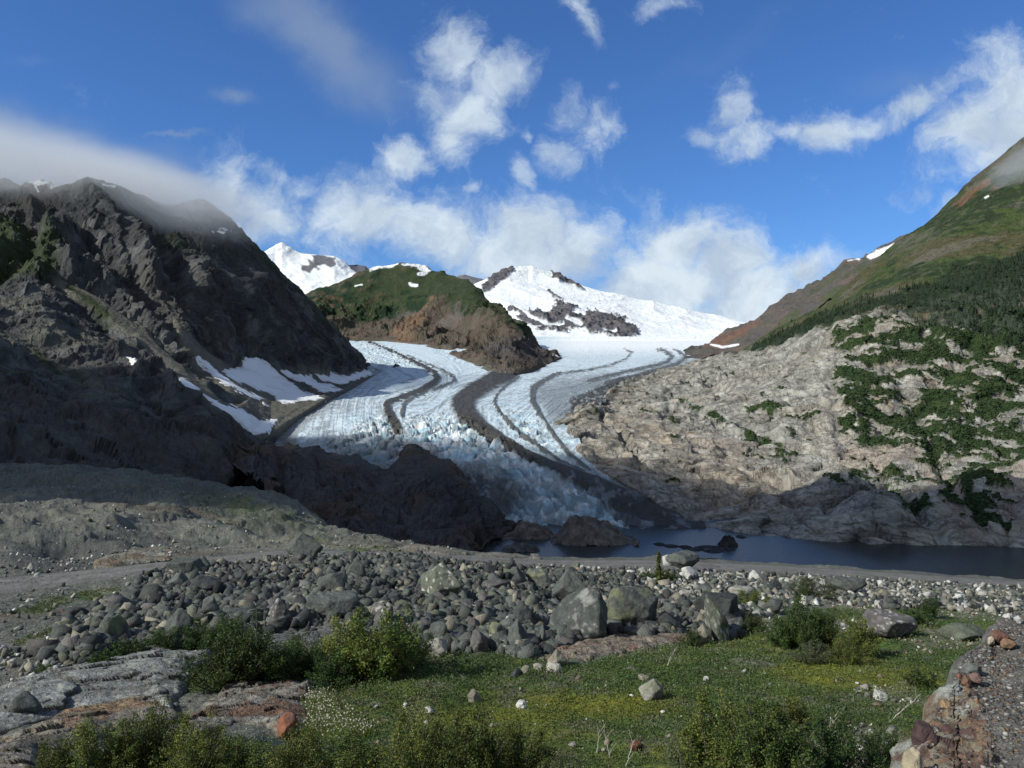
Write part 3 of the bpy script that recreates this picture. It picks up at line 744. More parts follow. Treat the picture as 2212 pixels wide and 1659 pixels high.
    vc = cmix(np.broadcast_to(np.array((0.030, 0.045, 0.018), np.float32), P.shape), (0.055, 0.068, 0.024), pmask(px, py, [(0, 520), (60, 560), (40, 590), (-100, 590)], 12, j) * .6)
    vm_ = np.clip(veg * .9 * (.35 + .65 * sstep(nz + n[..., 2] * .7, .0, .5)), 0, 1)
    c = c + (vc - c) * vm_[..., None]
    jj = fbm(P, 14, 4) * 4
    sn = np.maximum.reduce([band(px, py, [(50, 389, 3), (82, 402, 4), (110, 400, 3), (130, 392, 3)], .4, jj), band(px, py, [(225, 397, 3), (245, 403, 3)], .4, jj), band(px, py, [(295, 418, 2), (320, 430, 4), (362, 440, 3.5)], .4, jj), band(px, py, [(458, 500, 1.5), (474, 510, 2.5)], .4, jj * .4), band(px, py, [(470, 499, 2), (490, 506, 2.5)], .4, jj * .4),
                            band(px, py, [(461, 526, 2), (466, 528, 2)], .4), band(px, py, [(80, 410, 2), (84, 416, 2)], .4)])
    c = cmix(c, (.8, .82, .85), sn)
    struct('dark_cliff_mountain', P, M_cliff, c)
    return P

DOME_L = [(1241, 925), (1260, 987), (1321, 1029), (1378, 1062), (1449, 1096), (1515, 1127), (1600, 1146), (1719, 1171), (1875, 1177), (2212, 1187)]
def build_right():
    # rows from the water's edge up to the skyline
    k0 = [(1200, 965, 850), (1232, 960, 830), (1248, 1010, 712), (1300, 1046, 662), (1378, 1091, 618), (1449, 1124, 588), (1515, 1152, 562), (1600, 1168, 535), (1719, 1190, 500), (1875, 1198, 490), (2212, 1210, 474), (2800, 1240, 440)]
    k1 = [(1200, 935, 850), (1234, 930, 830), (1250, 978, 712), (1300, 1016, 662), (1378, 1061, 618), (1449, 1094, 588), (1515, 1126, 566), (1600, 1144, 548), (1719, 1170, 520), (1875, 1177, 505), (2212, 1188, 490), (2800, 1215, 455)]
    k2 = [(1200, 926, 860), (1236, 920, 850), (1252, 945, 770), (1300, 975, 730), (1378, 1010, 700), (1449, 1040, 680), (1515, 1085, 630), (1600, 1090, 620), (1700, 1105, 580), (1750, 1090, 575), (1830, 1072, 565), (1900, 1080, 545), (1960, 1110, 530), (2050, 1105, 530), (2212, 1090, 540), (2800, 1080, 500)]
    k3 = [(1200, 922, 870), (1238, 912, 875), (1256, 915, 850), (1300, 925, 840), (1378, 930, 850), (1449, 950, 830), (1550, 970, 820), (1700, 980, 790), (1800, 985, 780), (1900, 1000, 770), (2050, 980, 800), (2212, 950, 830), (2800, 900, 840)]
    k4 = [(1200, 918, 880), (1240, 903, 900), (1262, 895, 930), (1300, 885, 990), (1378, 860, 1150), (1449, 850, 1200), (1550, 840, 1180), (1700, 835, 1080), (1800, 850, 980), (1900, 850, 980), (2050, 830, 1000), (2212, 810, 1020), (2800, 740, 1050)]
    k5 = [(1200, 916, 885), (1241, 900, 905), (1268, 883, 980), (1300, 870, 1060), (1364, 833, 1360), (1430, 808, 1620), (1500, 790, 1760), (1570, 774, 1850), (1640, 762, 1800), (1700, 748, 1600), (1800, 705, 1330), (1900, 680, 1250), (2050, 650, 1260), (2212, 600, 1280), (2800, 480, 1300)]
    k6 = [(1200, 915, 888), (1241, 899, 908), (1268, 880, 990), (1300, 867, 1080), (1364, 830, 1400), (1430, 804, 1750), (1500, 785, 1980), (1570, 768, 2150), (1604, 758, 2200), (1640, 740, 2200), (1700, 712, 2050), (1780, 672, 1850), (1860, 620, 1680), (1950, 560, 1650), (2050, 500, 1630), (2212, 430, 1600), (2800, 250, 1500)]
    k7 = [(1200, 914, 890), (1241, 898, 912), (1268, 878, 1000), (1300, 865, 1100), (1364, 828, 1440), (1430, 802, 1820), (1500, 783, 2120), (1570, 766, 2450), (1604, 756, 2520), (1640, 736, 2450), (1709, 700, 2300), (1760, 670, 2200), (1800, 640, 2050), (1850, 600, 2100), (1900, 560, 2100), (1940, 528, 2100), (1970, 505, 2100), (2000, 484, 2080), (2030, 458, 2060), (2060, 435, 2050), (2080, 415, 2040), (2102, 392, 2030), (2120, 375, 2020),
          (2140, 352, 2010), (2160, 336, 2000), (2185, 318, 1980), (2212, 295, 1950), (2300, 235, 1900), (2800, 0, 1800)]
    P, t = loft([k0, k1, k2, k3, k4, k5, k6, k7], 1200, 2640, 1040, [12, 90, 120, 120, 130, 110, 110], back=[(900, -500, 8)], smooth=9, ysmooth=5)
    n = normals(P)
    px, py = proj(P)
    tt = np.r_[t, np.full(8, 7.0)][:, None] * np.ones_like(px)
    w = fbm(P, 50, 3)[..., None] * 15
    Q = P + w
    # joints dip to the left on the polished rock
    a = R(-24)
    S = np.stack([Q[..., 0] * math.cos(a) + Q[..., 2] * math.sin(a), Q[..., 1], -Q[..., 0] * math.sin(a) + Q[..., 2] * math.cos(a)], -1) * np.array((.5, .7, 1.25))
    rockz = 1 - pmask(px, py, [(1585, 768), (1640, 752), (1700, 732), (1800, 702), (1890, 672), (2050, 640), (2212, 600), (2700, 500), (2700, -100), (1585, -100)], 20) * .65
    low = sstep(tt, .6, 1.6)
    h = (ridged(S, 90, 5, .45) - .8) * 9.5 + (ridged(S, 30, 4, .5, off=9) - .8) * 1.8
    f1_, e1 = facets(S, 30); f2_, e2 = facets(S, 11, off=3)
    h = h + f1_ * 4.0 + f2_ * .9 - (1 - e1) * 2.0 - (1 - e2) * .3
    g = 0
    for pts, am in (([(1790, 690, 8), (1800, 790, 10), (1800, 880, 12), (1830, 960, 14), (1900, 1010, 12)], 5), ([(1940, 800, 12), (1990, 900, 14), (2030, 1000, 12), (2080, 1080, 10), (2110, 1110, 9)], 6), ([(2120, 700, 10), (2060, 800, 14), (1950, 860, 12)], 6),
                    ([(1440, 870, 4), (1560, 900, 6), (1640, 930, 6), (1760, 965, 5)], 9), ([(1500, 820, 3), (1640, 850, 4), (1790, 880, 4)], 6), ([(1500, 980, 6), (1620, 1020, 8), (1700, 1030, 6)], 7), ([(1300, 900, 4), (1360, 960, 6), (1400, 1020, 5)], 8),
                    ([(1900, 1010, 10), (1960, 1080, 12), (1990, 1120, 9)], 7), ([(1520, 1090, 6), (1640, 1060, 10), (1760, 1020, 8)], 9)):
        g = g - band(px, py, pts, .95) * am
    blob = np.maximum(pmask(px, py, [(1560, 1130), (1680, 1080), (1760, 1075), (1850, 1058), (1930, 1085), (1960, 1150), (1900, 1185), (1600, 1160)], 30), 0) * 6
    P = P + n * ((h * rockz * np.clip(low + .25, 0, 1) + g + blob + fbm(P, 260, 3) * 14 * sstep(tt, 4.5, 6)) * sstep(tt, 0, .5))[..., None]
    scr = np.maximum.reduce([pmask(px, py, [(1800, 970), (1850, 950), (1980, 960), (1990, 1000), (1900, 1010), (1860, 1020), (1820, 1010)], 12), pmask(px, py, [(1990, 1010), (2040, 1000), (2120, 1080), (2140, 1170), (2040, 1150)], 14), pmask(px, py, [(1470, 960), (1580, 940), (1640, 980), (1560, 1000)], 12) * .6, pmask(px, py, [(2140, 1020), (2300, 950), (2400, 1180), (2160, 1160)], 18) * .8])
    nz = fbm(P, 34, 6, .55); nb = fbm(P, 120, 4, off=4); nv = fbm(S, 16, 5, .6, off=8); nf = fbm(P, 10, 4, .6)
    j = nz * 26
    c = np.broadcast_to(np.array((0.345, 0.335, 0.30), np.float32), P.shape)
    c = cmix(c, (0.36, 0.30, 0.235), np.clip(sstep(nb, -.1, .4) * .4 + pmask(px, py, [(1230, 900), (1330, 860), (1450, 900), (1600, 980), (1760, 1020), (1740, 1080), (1500, 1100), (1300, 1010)], 40, j) * .5, 0, .9))
    c = cmix(c, (0.45, 0.44, 0.405), sstep(nv, .1, .5) * .6)
    c = cmix(c, (0.17, 0.165, 0.155), sstep(-nv, .12, .6) * .6)
    crack = 1 - np.minimum(e1, .3 + .7 * e2)
    c = cmix(c, (0.085, 0.08, 0.07), np.clip(crack, 0, 1) * .6 * (1 - scr))
    c = cmix(c, (0.30, 0.255, 0.215), scr * .8)
    # upper slope: heath, scree and forest
    up = pmask(px, py, [(1585, 768), (1640, 752), (1700, 732), (1800, 702), (1890, 672), (2050, 640), (2212, 600), (2700, 500), (2700, -100), (1585, -100)], 8, j * .3)
    sl_ = fbm(np.stack([P[..., 0] * .3 + P[..., 2] * .9, P[..., 1] * .3, P[..., 2] * .9 - P[..., 0] * .5], -1), 90, 5, .55)
    hc = cmix(np.broadcast_to(np.array((0.050, 0.072, 0.022), np.float32), P.shape), (0.080, 0.066, 0.036), sstep(sl_, .0, .25) * .75)
    hc = cmix(hc, (0.020, 0.036, 0.015), sstep(-sl_ + nz * .5, .05, .3) * .9)
    hc = cmix(hc, (0.10, 0.10, 0.06), sstep(nv, .2, .5) * .5)
    hc = cmix(hc, (0.12, 0.11, 0.09), sstep(nb + sl_ * .8, .4, .8) * .7)
    top = pmask(px, py, [(1900, 560), (2030, 455), (2140, 340), (2300, 220), (2300, 420), (2100, 460), (1980, 530)], 16, j * .5) * .55
    hc = cmix(hc, (0.13, 0.12, 0.11), top * sstep(sl_ + nz * .5, -.3, .2))
    hc = cmix(hc, (.22, .11, .07), pmask(px, py, [(2060, 440), (2130, 385), (2140, 400), (2080, 450)], 6, j * .5) * .6)
    c = c + (hc - c) * up[..., None]
    forest = np.maximum.reduce([pmask(px, py, [(2212, 530), (2130, 568), (2050, 592), (1960, 622), (1890, 650), (1870, 668), (1930, 690), (2060, 705), (2150, 735), (2300, 780), (2700, 760), (2700, 450)], 12, j * .6),
                                band(px, py, [(1880, 650, 14), (1780, 690, 12), (1690, 728, 9), (1630, 756, 5)], .5, j * .3)])
    # brush patches between the bare rocks
    vz = fbm(P, 40, 5, .55, off=21)
    base = np.full(px.shape, -.9)
    for poly, v in (([(1790, 700), (1830, 680), (1960, 690), (2212, 700), (2600, 700), (2600, 880), (2212, 900), (2100, 930), (2000, 960), (1880, 960), (1810, 920), (1800, 800)], .13), ([(1890, 960), (2050, 920), (2212, 900), (2500, 880), (2500, 960), (2150, 1010), (2120, 1050), (2060, 1010), (1940, 1000)], .02),
                    ([(1800, 1010), (1880, 990), (1980, 1010), (2000, 1040), (1900, 1040), (1850, 1050)], .02), ([(2060, 1010), (2090, 1000), (2120, 1080), (2140, 1150), (2100, 1130), (2085, 1060)], .2), ([(1840, 880), (1960, 860), (1970, 940), (1900, 950)], .28), ([(1900, 800), (2100, 780), (2100, 850), (1990, 860)], .22),
                    ([(1300, 870), (1790, 800), (1800, 1000), (1500, 1000)], -.62), ([(1930, 1060), (1990, 1060), (2010, 1110), (1950, 1110)], -.02), ([(1780, 1040), (1830, 1030), (1820, 1050)], -.1), ([(2000, 1000), (2200, 1000), (2200, 1170), (2010, 1170)], -.36)):
        base = np.maximum(base, lerp(-.9, v, pmask(px, py, poly, 42, j * .6)))
    brush = sstep(vz + base + .13 * sstep(px, 1850, 2050) + .35 * nf - .2 * crack * 0, -.04, .10)
    for pts in ([(1690, 965, 4), (1696, 985, 5)], [(1450, 860, 1.5), (1560, 898, 2), (1640, 928, 3), (1760, 968, 3)], [(1660, 885, 1.5), (1740, 905, 2)],
                [(1870, 940, 12), (1930, 955, 12)], [(1930, 1065, 12), (1950, 1085, 14), (1975, 1100, 8)], [(2085, 1030, 9), (2095, 1080, 10), (2120, 1130, 10)], [(1690, 1045, 3), (1720, 1038, 3)]):
        brush = np.maximum(brush, band(px, py, pts, .6, j * .25))
    brush = np.clip(brush * (1 - up), 0, 1)
    bc = cmix(np.broadcast_to(np.array((0.022, 0.042, 0.015), np.float32), P.shape), (0.040, 0.060, 0.020), sstep(nf, -.3, .5))
    c = c + (bc - c) * brush[..., None]
    c = cmix(c, (0.019, 0.034, 0.017), forest * .92)
    c = cmix(c, (.19, .14, .09), sstep(fbm(P, 25, 4, off=44), .25, .5) * np.clip(pmask(px, py, [(1800, 680), (2300, 650), (2300, 900), (1810, 900)], 20), 0, 1) * (1 - brush) * .6)
    c = cmix(c, (.8, .82, .85), band(px, py, [(2130, 432, 1.2), (2138, 428, 1.2)], .3))
    # brush stands up from the rock
    P = P + n * ((brush * (1.6 + nf * 2.0) + forest * (1.0 + 2.5 * nf)))[..., None]
    o = struct('right_mountain_slope', P, M_pale, c)
    return P, px, py, brush, forest, n

def build_rock_hill():
    k0 = [(430, 1030, 640), (540, 1015, 560), (620, 1120, 470), (700, 1200, 430), (800, 1215, 420), (900, 1215, 420), (1000, 1215, 430), (1040, 1190, 485), (1062, 1170, 515), (1085, 1155, 542), (1110, 1146, 558), (1130, 1143, 562)]
    k1 = [(430, 1015, 660), (540, 995, 590), (620, 1080, 500), (700, 1130, 470), (800, 1160, 450), (900, 1180, 445), (1000, 1185, 450), (1040, 1176, 500), (1062, 1160, 522), (1085, 1146, 546), (1100, 1140, 556), (1130, 1138, 562)]
    k2 = [(430, 1000, 690), (540, 980, 630), (620, 1010, 600), (700, 1050, 560), (800, 1080, 540), (900, 1090, 530), (1000, 1110, 520), (1046, 1130, 510), (1075, 1130, 530), (1100, 1133, 545), (1130, 1133, 555)]
    k3 = [(430, 980, 730), (540, 962, 700), (575, 955, 690), (592, 957, 700), (614, 964, 700), (640, 964, 690), (677, 966, 680), (720, 978, 670), (761, 987, 660), (789, 1001, 650), (812, 1003, 650), (835, 1006, 650), (848, 993, 650), (862, 978, 655), (872, 968, 660), (881, 962, 660), (898, 962, 660), (908, 972, 655), (920, 981, 650), (940, 990, 640), (965, 994, 630), (997, 1025, 610), (1035, 1057, 590), (1070, 1095, 570), (1091, 1130, 555), (1130, 1132, 560)]
    P, t = loft([k0, k1, k2, k3], 430, 1130, 600, [20, 110, 130], back=[(60, -30, 6), (60, -60, 4)], ysmooth=3)
    n = normals(P)
    px, py = proj(P)
    tt = np.r_[t, np.full(10, 3.0)][:, None] * np.ones_like(px)
    h = (ridged(P, 60, 6, .52) - .8) * 9 + facets(P + fbm(P, 20, 3)[..., None] * 8, 17)[0] * 4.5 + facets(P, 6.5, off=5)[0] * 1.9 + facets(P, 3, off=15)[0] * .8
    g = 0
    for pts, am in (([(600, 970, 8), (610, 1020, 10), (640, 1090, 12)], 9), ([(830, 1010, 8), (800, 1060, 10), (790, 1130, 12)], 3), ([(960, 1020, 6), (980, 1070, 9), (1010, 1150, 10)], 3), ([(1010, 1050, 5), (1040, 1120, 7), (1045, 1160, 6)], 4)):
        g = g - band(px, py, pts, .9) * am
    P = P + n * ((h + g) * (1 - .75 * sstep(tt, 2.2, 3) * sstep(-tt, -3.2, -2.9)))[..., None]
    nz = fbm(P, 18, 5); nb = fbm(P, 55, 4, off=6); nv = fbm(P, 9, 4, off=2)
    c = np.broadcast_to(np.array((0.085, 0.082, 0.082), np.float32), P.shape)
    c = cmix(c, (0.115, 0.085, 0.066), sstep(nb + nz * .4, 0, .45) * .8)
    c = cmix(c, (0.10, 0.103, 0.11), sstep(-nb, .05, .4) * .6)
    c = cmix(c, (0.19, 0.16, 0.12), sstep(nz, .15, .5) * sstep(-py, -1010, -960) * .7)
    c = cmix(c, (0.075, 0.075, 0.078), sstep(-nv, .1, .5) * .5)
    c = cmix(c, (0.05, 0.05, 0.053), pmask(px, py, [(930, 1010), (1030, 1050), (1090, 1130), (1060, 1170), (960, 1120)], 30, nz * 20) * .7)
    struct('rock_hill', P, M_cliff2, c)
M_cliff2 = terrain_mat('hill_cliff_rock', 2.2, 1.0, 0.55)

def knob(name, cx, w, ybase, ytop, d, depthm, mat, col, seed=0, group=None, skew=0.0, peaks=None):
    """a rounded rock standing in the lake: a real closed mound"""
    nc, nr = 90, 60
    u = np.linspace(-1, 1, nc)[None, :]; v = np.linspace(-1, 1, nr)[:, None]
    W = w / FPX * d; H = (ybase - ytop) / FPX * d
    X = u * W / 2 * np.ones_like(v); Y = v * depthm / 2 * np.ones_like(u)
    r = np.sqrt(u ** 2 + v ** 2)
    Q = np.stack([X + seed * 91.0, Y, X * 0], -1)
    prof = np.clip(1 - np.abs(u) ** 2.2 - v ** 2, -.3, 1)
    if peaks:
        pk = sum(a * np.exp(-((u - c0) / s) ** 2) for c0, s, a in peaks)
        prof = prof * pk
    Z = H * (prof * 1.0) + (ridged(Q, W * .25, 5) - .8) * H * .18 * (prof > -.1) + facets(Q, W * .12)[0] * H * .16
    P = np.stack([X, Y, Z], -1)
    base = unproj(cx, ybase, d)
    P = P + np.array((base[0], base[1], LAKE_Z))
    nz = fbm(P, 5, 5)
    c = cmix(np.broadcast_to(np.array(col, np.float32), P.shape), np.array(col) * 1.7, sstep(nz, 0, .5) * .7)
    c = cmix(c, np.array(col) * .5, sstep(-nz, .1, .5) * .6)
    return struct(name, P, mat, c)

# ------------------------------------------------------------------ lake
def build_lake():
    V = [(-700, 200, LAKE_Z), (1800, 200, LAKE_Z), (1800, 1100, LAKE_Z), (-700, 1100, LAKE_Z)]
    o = link('lake', mesh('lake', V, [[0, 1, 2, 3]], M_water, smooth=False)); o['kind'] = 'structure'
build_far_peaks()
build_snow_peak()
build_back_ridge()
build_central_hill()
GL = build_glacier()
P_left = build_cliff_left()
P_right_all = build_right()
build_rock_hill()
build_lake()

# ------------------------------------------------------------------ near ground
ROAD_NEAR = [(-600, 1372), (-300, 1325), (0, 1286), (150, 1263), (300, 1240), (450, 1223), (600, 1207), (760, 1205), (900, 1208), (1200, 1225), (1400, 1228), (1700, 1239), (2000, 1255), (2212, 1267), (2600, 1290)]
ROAD_FAR = [(-600, 1318), (-300, 1280), (0, 1249), (150, 1236), (300, 1220), (450, 1205), (600, 1190), (760, 1191), (900, 1194), (1200, 1211), (1400, 1210), (1700, 1223), (2000, 1243), (2212, 1257), (2600, 1281)]
MEADOW = [(640, 1750), (660, 1560), (640, 1500), (420, 1490), (400, 1430), (600, 1400), (900, 1400), (1000, 1412), (1100, 1420), (1250, 1430), (1450, 1395), (1560, 1375), (1640, 1335), (1720, 1330), (1850, 1300), (2000, 1305), (2212, 1330), (2500, 1360), (2500, 1800)]
HEAP = [(90, 1420), (160, 1340), (250, 1290), (330, 1245), (420, 1225), (600, 1212), (760, 1204), (900, 1205), (1000, 1222), (1150, 1236), (1300, 1245), (1420, 1290), (1500, 1320), (1600, 1320), (1600, 1380), (1480, 1378), (1300, 1380), (1180, 1410), (1000, 1415), (900, 1395), (800, 1370), (560, 1385), (400, 1395), (260, 1410), (180, 1430)]
def build_ground():
    rows = [[(-700, 1950, 10), (2900, 1950, 10)],
            [(-700, 1750, 17), (2900, 1750, 17)],
            [(-700, 1659, 22), (2900, 1659, 22)],
            [(-700, 1550, 30), (2900, 1550, 29)],
            [(-700, 1460, 38), (600, 1455, 37), (900, 1450, 38), (2900, 1460, 38)],
            [(-700, 1400, 46), (0, 1390, 45), (500, 1385, 44), (900, 1400, 45), (1400, 1385, 49), (2000, 1385, 50), (2900, 1400, 50)],
            [(-700, 1330, 58), (0, 1320, 58), (450, 1310, 57), (900, 1310, 56), (1400, 1305, 70), (2000, 1315, 80), (2900, 1340, 80)],
            [(-700, 1300, 66), (0, 1287, 70), (450, 1255, 75), (900, 1250, 72), (1200, 1260, 88), (1400, 1262, 100), (2000, 1285, 118), (2900, 1310, 125)],
            [(-700, 1284, 74), (-300, 1282, 76), (0, 1268, 80), (300, 1234, 92), (450, 1219, 98), (700, 1205, 106), (900, 1207, 108), (1200, 1225, 132), (1400, 1228, 140), (1700, 1240, 155), (2000, 1255, 170), (2212, 1267, 180), (2900, 1300, 190)],
            [(-700, 1262, 82), (-300, 1262, 84), (0, 1247, 88), (300, 1219, 101), (450, 1204, 110), (640, 1189, 128), (900, 1193, 134), (1200, 1210, 152), (1400, 1209, 160), (1700, 1222, 172), (2000, 1242, 184), (2212, 1256, 192), (2900, 1290, 200)],
            [(-700, 1150, 140), (0, 1130, 150), (450, 1145, 155), (700, 1165, 160), (800, 1170, 155), (900, 1184, 148), (1050, 1198, 152), (1160, 1205, 157), (1250, 1206, 160), (1400, 1205, 163), (1700, 1218, 176), (2000, 1238, 188), (2212, 1252, 196), (2900, 1284, 206)],
            [(-700, 1060, 240), (0, 1062, 235), (200, 1065, 230), (450, 1096, 225), (600, 1118, 212), (700, 1142, 200), (800, 1163, 180), (900, 1178, 160), (1050, 1197, 155), (1160, 1204, 158), (1400, 1204.5, 164), (1700, 1217, 177), (2000, 1237, 189), (2212, 1251, 197), (2900, 1283, 207)],
            [(-700, 990, 360), (0, 998, 350), (120, 1004, 345), (200, 1010, 340), (300, 1016, 330), (360, 1030, 320), (420, 1036, 312), (520, 1062, 300), (600, 1088, 280), (680, 1118, 255), (740, 1145, 230), (800, 1158, 205), (850, 1166, 190), (900, 1176, 170), (960, 1188, 162), (1050, 1196.5, 158), (1160, 1203.5, 160), (1400, 1204, 165), (1500, 1206, 168), (1700, 1216.5, 178), (2000, 1236.5, 190), (2212, 1250.5, 198), (2900, 1282, 208)]]
    P, t = loft(rows, -500, 2700, 1500, [4, 22, 60, 80, 90, 110, 70, 40, 24, 50, 80, 80], back=[(60, -75, 16), (60, -40, 4)], smooth=41)
    px, py = proj(P)
    tt = np.r_[t, np.full(20, 12.0)][:, None] * np.ones_like(px)
    d = P[..., 1]
    # the two gravel knolls and the hollow between them
    bump = 0
    for x, y, rx, ry, h in ((560, 1085, 130, 30, 4), (300, 1050, 90, 14, 4), (60, 1030, 120, 12, 4), (220, 1075, 130, 12, -6), (470, 1120, 60, 12, -4), (330, 1170, 100, 14, -3.0), (150, 1175, 80, 22, -3.5), (40, 1120, 160, 20, 3)):
        bump = bump + .8 * h * np.exp(-((px - x) / rx) ** 2 - ((py - y) / ry) ** 2)
    road = pmask(px, py, ROAD_NEAR + ROAD_FAR[::-1], 2.2)
    roadw = pmask(px, py, ROAD_NEAR + ROAD_FAR[::-1], 5, 2)
    j = fbm(P, 3.0, 4) * 14
    mead = pmask(px, py, MEADOW, 12, j)
    heap = pmask(px, py, HEAP, 8, j * .6)
    f1_, e1 = facets(P + fbm(P, 2, 3)[..., None] * .8, 1.6)
    rough = fbm(P, 1.3, 5) * .16 + fbm(P, 9, 3) * .45 * sstep(d, 30, 80)
    hz = rough * (1 - .3 * mead) + heap * (f1_ * .45 + fbm(P, 5, 3) * .7) + bump * (1 - road)
    hz = hz + mead * fbm(P, 4.5, 3) * .32
    far = sstep(py, 1190, 1150) * 0 + sstep(-py, -1195, -1150)
    hz = hz + far * (fbm(P, 14, 5) * 2.0 + ridged(P, 26, 4) * 1.2 - 1.2 + facets(P, 7)[0] * .4)
    hz = hz * (1 - .95 * roadw) * np.clip(sstep(tt, 0, 2) + .2, 0, 1)
    P[..., 2] += hz
    n = normals(P)
    px, py = proj(P)
    nz = fbm(P, 2.2, 5, .55); nb = fbm(P, 12, 4, off=4); nf = fbm(P, .5, 3, .6)
    j = nz * 14
    c = np.broadcast_to(np.array((0.108, 0.116, 0.100), np.float32), P.shape)
    c = cmix(c, (0.145, 0.148, 0.128), sstep(nb + nz * .5, 0, .5) * .6)
    c = cmix(c, (0.068, 0.072, 0.068), sstep(-nb + nf * .4, .15, .6) * .6)
    c = cmix(c, (0.24, 0.235, 0.21), sstep(nf, .3, .6) * .5)
    # tones of the gravel slope
    c = cmix(c, (0.125, 0.098, 0.072), (band(px, py, [(200, 1085, 6), (420, 1105, 8), (520, 1130, 5)], .8, j * .3) + band(px, py, [(0, 1330, 6), (140, 1322, 5)], .8, j * .3) + band(px, py, [(330, 1200, 4), (480, 1192, 5)], .8, j * .3)).clip(0, 1) * .7)
    c = cmix(c, (0.070, 0.073, 0.070), pmask(px, py, [(120, 1190), (200, 1160), (330, 1150), (400, 1180), (330, 1200), (200, 1235), (60, 1240), (0, 1200)], 12, j) * .7)
    c = cmix(c, (0.074, 0.084, 0.066), pmask(px, py, [(380, 1060), (460, 1055), (600, 1100), (720, 1150), (560, 1150), (460, 1120)], 12, j) * .7)
    c = cmix(c, (0.150, 0.150, 0.128), pmask(px, py, [(-200, 1060), (120, 1060), (300, 1100), (450, 1145), (200, 1140), (-200, 1140)], 14, j) * .5)
    c = cmix(c, (0.185, 0.172, 0.138), pmask(px, py, [(420, 1190), (560, 1165), (760, 1160), (860, 1170), (1000, 1198), (860, 1196), (700, 1186), (520, 1192)], 5, j * .4) * .7)
    heapc = cmix(np.broadcast_to(np.array((0.080, 0.086, 0.078), np.float32), P.shape), (0.05, 0.053, 0.051), sstep(nf, -.1, .5))
    c = c + (heapc - c) * heap[..., None]
    rf = pmask(px, py, [(1000, 1222), (1200, 1228), (1400, 1229), (1700, 1241), (2000, 1257), (2300, 1275), (2500, 1290), (2500, 1340), (2212, 1325), (1900, 1318), (1800, 1300), (1640, 1335), (1500, 1320), (1400, 1280)], 6, j * .4)
    rfc = cmix(np.broadcast_to(np.array((0.135, 0.135, 0.118), np.float32), P.shape), (0.28, 0.27, 0.24), sstep(nf, .1, .45))
    rfc = cmix(rfc, (0.085, 0.088, 0.08), sstep(-nf, .1, .4) * .8)
    c = c + (rfc - c) * rf[..., None]
    c = cmix(c, (0.21, 0.195, 0.165), pmask(px, py, [(60, 1440), (150, 1370), (210, 1330), (250, 1360), (200, 1420), (100, 1460), (-60, 1480), (-60, 1400)], 10, j) * .6)
    # greenery
    g1 = sstep(nb + nz * .6, -.15, .35)
    gc = cmix(np.broadcast_to(np.array((0.070, 0.108, 0.030), np.float32), P.shape), (0.11, 0.135, 0.028), g1)
    moss = np.maximum.reduce([pmask(px, py, [(1640, 1450), (1750, 1425), (1900, 1430), (2000, 1450), (2060, 1480), (1950, 1500), (1780, 1490)], 16, j), pmask(px, py, [(900, 1560), (1000, 1530), (1200, 1500), (1400, 1500), (1500, 1540), (1200, 1570), (1000, 1600)], 20, j), pmask(px, py, [(1380, 1610), (1480, 1600), (1520, 1630), (1400, 1640)], 12, j)])
    gc = cmix(gc, (0.165, 0.165, 0.022), moss * .85)
    gc = cmix(gc, (0.12, 0.115, 0.06), sstep(nz, .2, .5) * .55)
    gc = cmix(gc, (0.20, 0.185, 0.15), sstep(fbm(P, 3, 4, off=12), .32, .5) * .7)
    green = mead.copy()
    for poly, v in (([(0, 1262), (60, 1256), (170, 1245), (120, 1262), (0, 1275)], .9), ([(20, 1312), (120, 1290), (250, 1270), (270, 1280), (200, 1300), (60, 1325)], .8), ([(0, 1400), (160, 1340), (230, 1300), (200, 1340), (120, 1400), (0, 1420)], .6), ([(620, 1160), (700, 1158), (720, 1172), (640, 1178)], .6),
                    ([(720, 1185), (820, 1180), (900, 1192), (800, 1198)], .8), ([(1340, 1235), (1420, 1245), (1480, 1250), (1440, 1290), (1380, 1280)], .8), ([(1460, 1290), (1540, 1270), (1640, 1280), (1650, 1310), (1500, 1330)], .7), ([(880, 1240), (920, 1236), (940, 1262), (900, 1262)], .7), ([(480, 1085), (540, 1070), (560, 1110), (500, 1110)], .5), ([(1000, 1290), (1060, 1280), (1060, 1300), (1010, 1305)], .5),
                    ([(400, 1080), (460, 1060), (620, 1100), (700, 1140), (560, 1120)], .25), ([(180, 1440), (400, 1380), (600, 1370), (600, 1400), (400, 1440), (200, 1470)], .7), ([(100, 1640), (380, 1600), (700, 1600), (700, 1760), (60, 1760)], .9), ([(1160, 1200), (1000, 1200), (1020, 1196)], .3)):
        green = np.maximum(green, v * pmask(px, py, poly, 6, j * .7 - 1) * sstep(nz, -.6, .1))
    bare = np.maximum.reduce([pmask(px, py, [(1790, 1310), (1900, 1290), (1960, 1310), (1900, 1325)], 8, j), pmask(px, py, [(1600, 1345), (1680, 1335), (1700, 1360), (1620, 1365)], 8, j), pmask(px, py, [(1800, 1340), (1900, 1335), (1890, 1360), (1810, 1362)], 6, j), pmask(px, py, [(1850, 1480), (1950, 1475), (2000, 1520), (1880, 1545)], 12, j * 1.6) * .5,
                              pmask(px, py, [(2050, 1310), (2212, 1325), (2212, 1345), (2000, 1330)], 8, j) * .7, pmask(px, py, [(1750, 1600), (1850, 1570), (1960, 1600), (1960, 1700), (1700, 1700)], 12, j) * .8, pmask(px, py, [(1950, 1380), (2100, 1360), (2120, 1400), (1990, 1410)], 8, j) * .6])
    green = green * (1 - bare * .85)
    c = cmix(c, (0.175, 0.16, 0.13), bare * .8)
    c = c + (gc - c) * green[..., None]
    c = cmix(c, (0.115, 0.113, 0.108), road)
    o = struct('ground', P, M_gravel, c)
    return P, n, px, py, green, heap, rf, moss, bare
